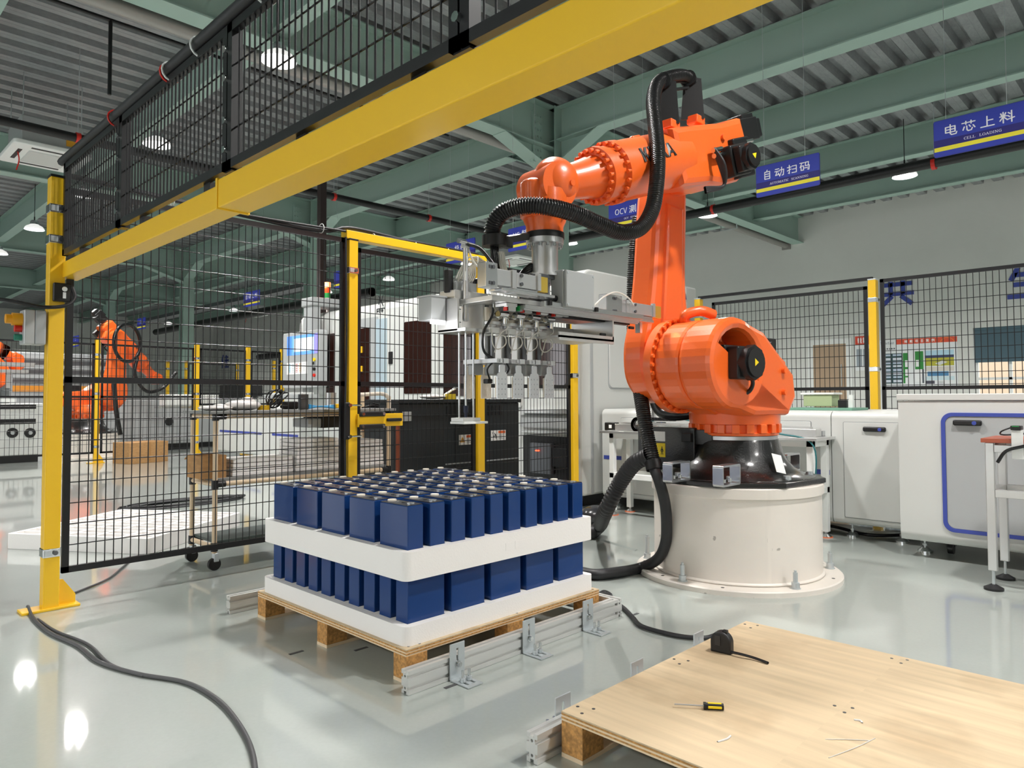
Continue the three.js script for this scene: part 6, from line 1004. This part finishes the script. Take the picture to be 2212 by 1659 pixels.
  // clutter on the top shelf
  const yt = 0.933, on = (px, zq = z1 - 0.12) => V(onZ(px, 890, zq).x, yt, zq);
  const plast = (a, b, h, label, m) => { const p = on(a), q = on(b), w = q.x - p.x, o = tag(add('plastic_bag', [new THREE.SphereGeometry(0.5, 16, 10).scale(w, h, 0.22).translate(w / 2, h * 0.45, 0), new THREE.SphereGeometry(0.4, 12, 8).scale(w * 0.6, h * 1.5, 0.14).translate(w * 0.7, h * 0.6, -0.03)].map((g) => clean(g)), m), label, 'bag'); o.position.copy(p); };
  plast(430, 500, 0.035, 'flat white plastic bag at the left end of the trolley top', M.plasticWrap); plast(488, 560, 0.07, 'crumpled white plastic bag in the middle of the trolley top', M.plasticWrap);
  const tp = tag(add('tape_roll', lathe([[0.02, 0], [0.04, 0], [0.04, 0.03], [0.02, 0.03], [0.02, 0]], 20), M.yellow), 'small yellow tape roll among the bags on the trolley', 'tape roll'); tp.position.copy(on(570));
  const coil = tag(add('cable_coil', [0, 1, 2, 3, 4].map((k) => clean(new THREE.TorusGeometry(0.055 + 0.005 * k, 0.005, 6, 30).rotateX(0.25 * k).rotateY(0.4 * k).translate(0.004 * k, 0.07, 0.004 * k))), M.cable), 'round coil of black cable standing on the trolley top', 'cable'); coil.position.copy(on(592));
  const bd = tag(add('black_device', [box(0.09, 0.05, 0.06, 0, 0.028, 0, 0.008), box(0.04, 0.02, 0.04, -0.05, 0.02, 0.02, 0.006)], M.black), 'small black device lying beside the grey meter', 'device'); bd.position.copy(on(626, z1 - 0.05));
  const gm = tag(add('grey_meter', [box(0.055, 0.1, 0.04, 0, 0.05, 0, 0.003), box(0.004, 0.02, 0.002, 0.005, 0.075, 0.021)], M.darkSteel), 'upright grey metal box on the trolley top', 'box'); gm.position.copy(on(655, z1 - 0.06));
  tag(add('blue_tubing', [0, 1, 2, 3, 4].map((k) => tube([on(666, z1 - 0.05).add(V(0, 0.006 + 0.006 * k, 0)), on(690, z1 - 0.05 - 0.01 * k).add(V(0, 0.018, 0)), on(722, z1 - 0.05).add(V(0, 0.006 + 0.005 * k, 0.01))], 0.005, 16, 6)), S('#2f9ad6', 0.35)), 'bundle of bright blue tubing on the trolley top', 'tubing');
  const gb = tag(add('clear_jar', [cyl(0.035, 0.1, 0, 0.05, 0, 'y', 18), cyl(0.037, 0.012, 0, 0.106, 0, 'y', 18)], M.aluLight), 'silver bracket piece standing beside the blue tubing', 'part'); gb.position.copy(on(715, z1 - 0.2));
  const gr = tag(add('grease_gun', [box(0.07, 0.03, 0.03, 0, 0.02, 0, 0.006), box(0.02, 0.06, 0.025, 0.03, 0.04, 0, 0.004)], M.yellow), 'yellow tool with black jaws at the trolley end', 'tool'); gr.position.copy(on(733, z1 - 0.06));
  const hang = thing('hung_drawer', 'black drawer hung below the trolley top by the gate post', 'drawer', [on(668).x, 0, z1 - 0.05]); add('drawer_box', box(0.3, 0.075, 0.24, 0.2, 0.845, -0.12, 0.006), M.black, hang); add('drawer_front', box(0.1, 0.06, 0.2, 0.0, 0.842, -0.1, 0.006), M.machineGrey, hang);
  tag(add('cable_heap', [0, 1, 2, 3, 4, 5].map((k) => tube([on(785).add(V(0.02 * k, 0.006 + 0.004 * k, -0.02)), on(800).add(V(0.01, 0.012 + 0.005 * k, 0.02 * (k % 3) - 0.02)), on(815).add(V(0, 0.008 + 0.004 * k, 0.02))], 0.005, 12, 5)), M.cable), 'small heap of black cable at the handle end of the trolley', 'cable');
  // cables on the floor by the trolley
  const loops = []; for (let k = 0; k < 11; k++) { const pts = []; for (let a = 0; a < 14; a++) { const th = a / 13 * 6.3, rx = 0.52 + 0.07 * Math.sin(k * 2.1), rz = 0.17 + 0.03 * Math.cos(k * 1.7); pts.push(V(rx * Math.cos(th) + 0.03 * Math.sin(k), 0.008 + 0.005 * (k % 4) + 0.004 * Math.sin(3 * th + k), rz * Math.sin(th) + 0.02 * Math.cos(k * 3))); } loops.push(tube(pts, 0.0065, 40, 5)); }
  const lp = tag(add('cable_loops', loops, M.cable), 'flat heap of looped black cable on the floor beyond the trolley', 'cable'); const lc = onY(400, 1088, 0); lp.position.set(lc.x, 0, lc.z);
}
foamTray('foam_tray', 'empty white foam tray lying on the floor outside the fence', 0, 0.1, true, [1.81, 0.001, -5.67], 0.591, 0.06);
{ // aluminium profile table at the right edge
  const a = onY(2147, 1274, 0), b = onY(2168, 1258, 0), H = 0.762, t = thing('profile_table', 'aluminium profile table with a red brown top at the picture edge', 'table', [a.x, 0, a.z]), w = 0.04, dx = 0.3, L = 0.9;
  for (const [x, z] of [[0, 0], [dx, 0], [0, L], [dx, L]]) { const l = add('leg', [span(x - w / 2, x + w / 2, 0.1, H, z - w / 2, z + w / 2, 0.004), span(x - 0.004, x + 0.004, 0.1, H, z - w / 2 - 0.001, z + w / 2 + 0.001)], M.aluLight, t); add('leg_stem', cyl(0.007, 0.1, x, 0.055, z, 'y', 8), M.zinc, l); add('leg_foot', [cyl(0.045, 0.012, x, 0.006, z, 'y', 24), cyl(0.045, 0.018, x, 0.02, z, 'y', 24, 0.014)], M.black, l); }
  for (const y of [0.5, H - 0.03]) { for (const z of [0, L]) add('cross_bar', span(w / 2, dx - w / 2, y - w / 2, y + w / 2, z - w / 2, z + w / 2, 0.003), M.aluLight, t); for (const x of [0, dx]) add('cross_bar', span(x - w / 2, x + w / 2, y - w / 2, y + w / 2, w / 2, L - w / 2, 0.003), M.aluLight, t); }
  add('table_top', span(-0.035, dx + 0.035, H, H + 0.022, -0.035, L + 0.03, 0.002), M.tableRed, t);
  const br = thing('scanner_bracket', 'white bracket with a small scanner on the profile table edge', 'scanner', [a.x - 0.04, H + 0.022, a.z + 0.1]);
  add('bracket_plate', [span(-0.005, 0.0, -0.1, 0.04, 0.0, 0.05, 0.002), span(-0.005, 0.06, 0.04, 0.045, 0, 0.05)], M.white, br); add('scanner_head', box(0.06, 0.022, 0.045, 0.02, 0.058, 0.02, 0.004), M.black, br); add('scanner_led', box(0.006, 0.004, 0.03, -0.008, 0.066, 0.02), M.green, br);
  add('scanner_cable', tube([V(0.02, 0.06, 0), V(0.0, 0.04, -0.04), V(0.05, 0.02, -0.05), V(0.12, 0.03, 0.1), V(0.2, 0.02, 0.2)], 0.004, 24, 5), M.cable, br);
  add('floor_lead', tube([V(-0.01, -0.03, 0.06), V(-0.02, -0.06, -0.02), V(-0.01, -0.12, -0.06)], 0.009, 16, 6), M.rubber, br);
}
// ---------------------------------------------------------------- far end of the hall
const FZ2 = -12.62;
for (const [x, l] of [[3.46, 'far yellow fence post left of the standing carton'], [5.02, 'far yellow fence post right of the standing carton'], [5.95, 'far yellow post near the row of grey cabinets'], [6.62, 'far yellow post next to the operator panel']]) fencePost(x, FZ2, 1.96, l, { clamps: [0.26, 1.72, 1.1] });
fencePanel('far black mesh panel in front of the second robot', 3.52, 4.97, 0.15, 1.9, FZ2, { sx: 0.06, sy: 0.12, mid: [1.05], wr: 0.003 });
fencePanel('far black mesh panel between the last far posts', 6.0, 6.58, 0.9, 1.9, FZ2, { sx: 0.06, sy: 0.12, mid: [1.1], wr: 0.003 });
fencePanel('far black mesh panel behind the row of grey cabinets', 5.07, 5.9, 0.9, 1.9, FZ2, { sx: 0.06, sy: 0.12, mid: [1.1], wr: 0.003 });
fencePanel('far black mesh panel left of the far post', 1.4, 3.42, 0.15, 1.9, FZ2, { sx: 0.06, sy: 0.12, mid: [1.05], wr: 0.003 });
for (const [x, z, l] of [[6.9, -19.2, 'farthest yellow post beside the thin column'], [7.25, -18.9, 'farthest yellow post just right of the green column'], [8.6, -18.9, 'farthest yellow post left of the grey cabinet'], [8.85, -17.3, 'farthest yellow post beside the operator panel']]) fencePost(x, z, 2.0, l, { clamps: [1.8], plate: false });
fencePanel('farthest black mesh panel under the blue wall characters', 7.3, 8.58, 0.2, 1.95, -18.9, { sx: 0.09, sy: 0.18, mid: [1.1], wr: 0.004 });
{
  const t = thing('carton', 'long brown carton standing on the floor beyond the fence', 'carton', [3.749, 0, -11.976], 0.28), w = 0.67, d = 0.42, h = 0.33;
  add('carton_box', span(0, w, 0, h, -d, 0, 0.004), M.card, t); add('tape_strip', [span(w * 0.5 - 0.03, w * 0.5 + 0.03, h * 0.1, h + 0.001, 0.0, 0.002)], M.tapeTan, t); add('flap_edge', span(0.0, w, h, h + 0.004, -d * 0.5 - 0.004, -d * 0.5 + 0.004), M.tapeTan, t); add('shipping_label', span(0.02 - w * 0, 0.001, h * 0.72, h * 0.95, -d + 0.02, -d + 0.1), M.paper, t);
  // second and third robots
  const p2 = [3.7, 0, -14.0], pd = thing('robot_pedestal', 'low white pedestal under the far orange robot', 'pedestal', p2); add('drum', lathe([[0.56, 0], [0.56, 0.03], [0.5, 0.03], [0.5, 0.42], [0, 0.42]], 40), M.pedestal, pd);
  robot('industrial_robot', 'far orange robot bending down behind the second fence', [3.7, 0.421, -14.0], 0.15, { A2: [0.3, 0.65], elbow: [0.36, 1.72], rear: [0.16, 1.98], wrist: [1.18, 0.98], hand: 'none' });
  const ls = tag(add('far_cable_loop', [clean(new THREE.TorusGeometry(0.33, 0.03, 8, 40).rotateY(0.6)).translate(4.2, 2.0, -13.6), tube([V(4.35, 1.75, -13.55), V(4.3, 1.45, -13.5), V(4.5, 1.15, -13.5), V(4.75, 1.2, -13.5), V(5.0, 1.5, -13.5)], 0.03, 40, 8), tube([V(3.95, 1.3, -13.45), V(3.98, 0.8, -13.4), V(4.05, 0.4, -13.4)], 0.04, 20, 8)], M.rubber), 'black hose loops on the far orange robot', 'hose');
  const gp = thing('far_gripper', 'pale long gripper on the far orange robot', 'gripper', [4.9, 1.0, -13.9]); add('gripper_body', [span(0, 1.0, -0.12, 0.1, -0.15, 0.15, 0.02)], M.white, gp); add('gripper_rail', span(-0.1, 1.3, -0.16, -0.12, -0.1, 0.1), M.alu, gp);
  robot('industrial_robot', 'orange robot partly cut off at the far left edge', [2.2, 0.8, -15.3], 0.3, { A2: [0.3, 0.65], elbow: [-0.1, 1.3], rear: [-0.3, 1.45], wrist: [0.75, 0.95], hand: 'down', base: true });
  tag(add('robot_plinth', span(1.8, 2.6, 0, 0.8, -15.7, -14.9, 0.01), M.machineGrey), 'grey plinth under the far left robot', 'plinth');
  // far machines
  const m1 = thing('far_machine', 'low white machine with two round black fans at the far left', 'machine', [1.2, 0, -13.6]);
  add('machine_body', span(0, 1.75, 0.12, 0.95, -1.0, 0, 0.02), M.machine, m1); add('machine_base', span(0.05, 1.7, 0, 0.12, -0.9, -0.05), M.black, m1);
  for (const px of [27, 65]) { const f = onZ(px, 935, -13.6), g = add('fan', lathe([[0, 0.02], [0.075, 0.02], [0.08, 0], [0.03, 0]], 20).rotateX(Math.PI / 2).translate(f.x - 1.2, f.y, 0.0), M.black, m1); add('fan_hub', cyl(0.03, 0.01, f.x - 1.2, f.y, 0.024, 'z', 12), M.machineGrey, g); }
  add('slot_opening', span(0.35, 1.65, 0.62, 0.7, 0, 0.006), M.black, m1); add('slot_opening', span(0.2, 1.65, 0.86, 0.93, 0, 0.006), M.black, m1);
  add('top_fixture', [span(0.2, 0.7, 0.97, 1.12, -0.5, -0.1, 0.01), span(0.9, 1.4, 0.97, 1.05, -0.5, -0.1, 0.01)], M.white, m1); add('gantry_frame', [span(0.1, 1.7, 1.55, 1.62, -0.4, -0.34), span(0.1, 0.16, 0.95, 1.6, -0.4, -0.34), span(1.0, 1.06, 0.95, 1.6, -0.4, -0.34), span(0.3, 1.6, 1.45, 1.5, -0.5, -0.3), span(0.5, 0.56, 1.2, 1.5, -0.4, -0.34), span(1.3, 1.36, 1.2, 1.5, -0.4, -0.34)], M.aluLight, m1);
  const m2 = thing('far_machine', 'pale machine cabinets behind the far orange robot', 'machine', [4.6, 0, -15.2]); add('machine_body', span(0, 2.4, 0.1, 1.0, -1.2, 0, 0.02), M.machineGrey, m2); add('machine_base', span(0.05, 2.3, 0, 0.1, -1.1, -0.05), M.black, m2); for (const x of [0.9]) add('fan', cyl(0.08, 0.02, x, 0.55, 0.01, 'z', 18), M.black, m2);
  const m3 = thing('far_machine', 'grey slatted machine with an orange band behind the far fence', 'machine', [3.2, 0, -17.5]); add('machine_body', span(0, 1.9, 0.1, 2.0, -1.5, 0, 0.03), M.machineDark, m3); add('orange_band', span(0.05, 1.85, 1.18, 1.3, 0, 0.01), S('#d98c2a', 0.5), m3); for (let k = 0; k < 6; k++) add('slat', span(0.05, 1.85, 1.36 + 0.1 * k, 1.43 + 0.1 * k, 0, 0.02), k % 2 ? M.machineGrey : M.darkSteel, m3); add('machine_base', span(0.05, 1.8, 0, 0.1, -1.4, -0.05), M.black, m3);
  const m4 = thing('far_machine', 'white work stations along the wall far behind the cabinets', 'machine', [9.5, 0, -21]); add('machine_body', span(0, 3.4, 0.1, 1.0, -1.0, 0, 0.02), M.machine, m4); add('machine_base', span(0.1, 3.3, 0, 0.1, -0.9, -0.05), M.black, m4); add('monitor', [span(0.6, 1.1, 1.1, 1.45, -0.5, -0.45, 0.01), span(0.8, 0.9, 1.0, 1.1, -0.5, -0.45)], M.black, m4);
  const vd = onZ(698, 640, -9.4); tag(add('drop_duct', [span(vd.x - 0.05, vd.x + 0.05, 2.2, 4.8, -9.5, -9.4)], S('#2e2524', 0.6)), 'dark brown vertical duct dropping behind the signal tower', 'duct');
  const dk = thing('far_screen', 'black equipment rack standing far behind the grey cabinets', 'rack', [7.35, 0, -16.6]); add('rack_body', span(0, 0.45, 0, 1.35, -0.5, 0, 0.01), M.black, dk);
}
renderer.render(scene, camera);
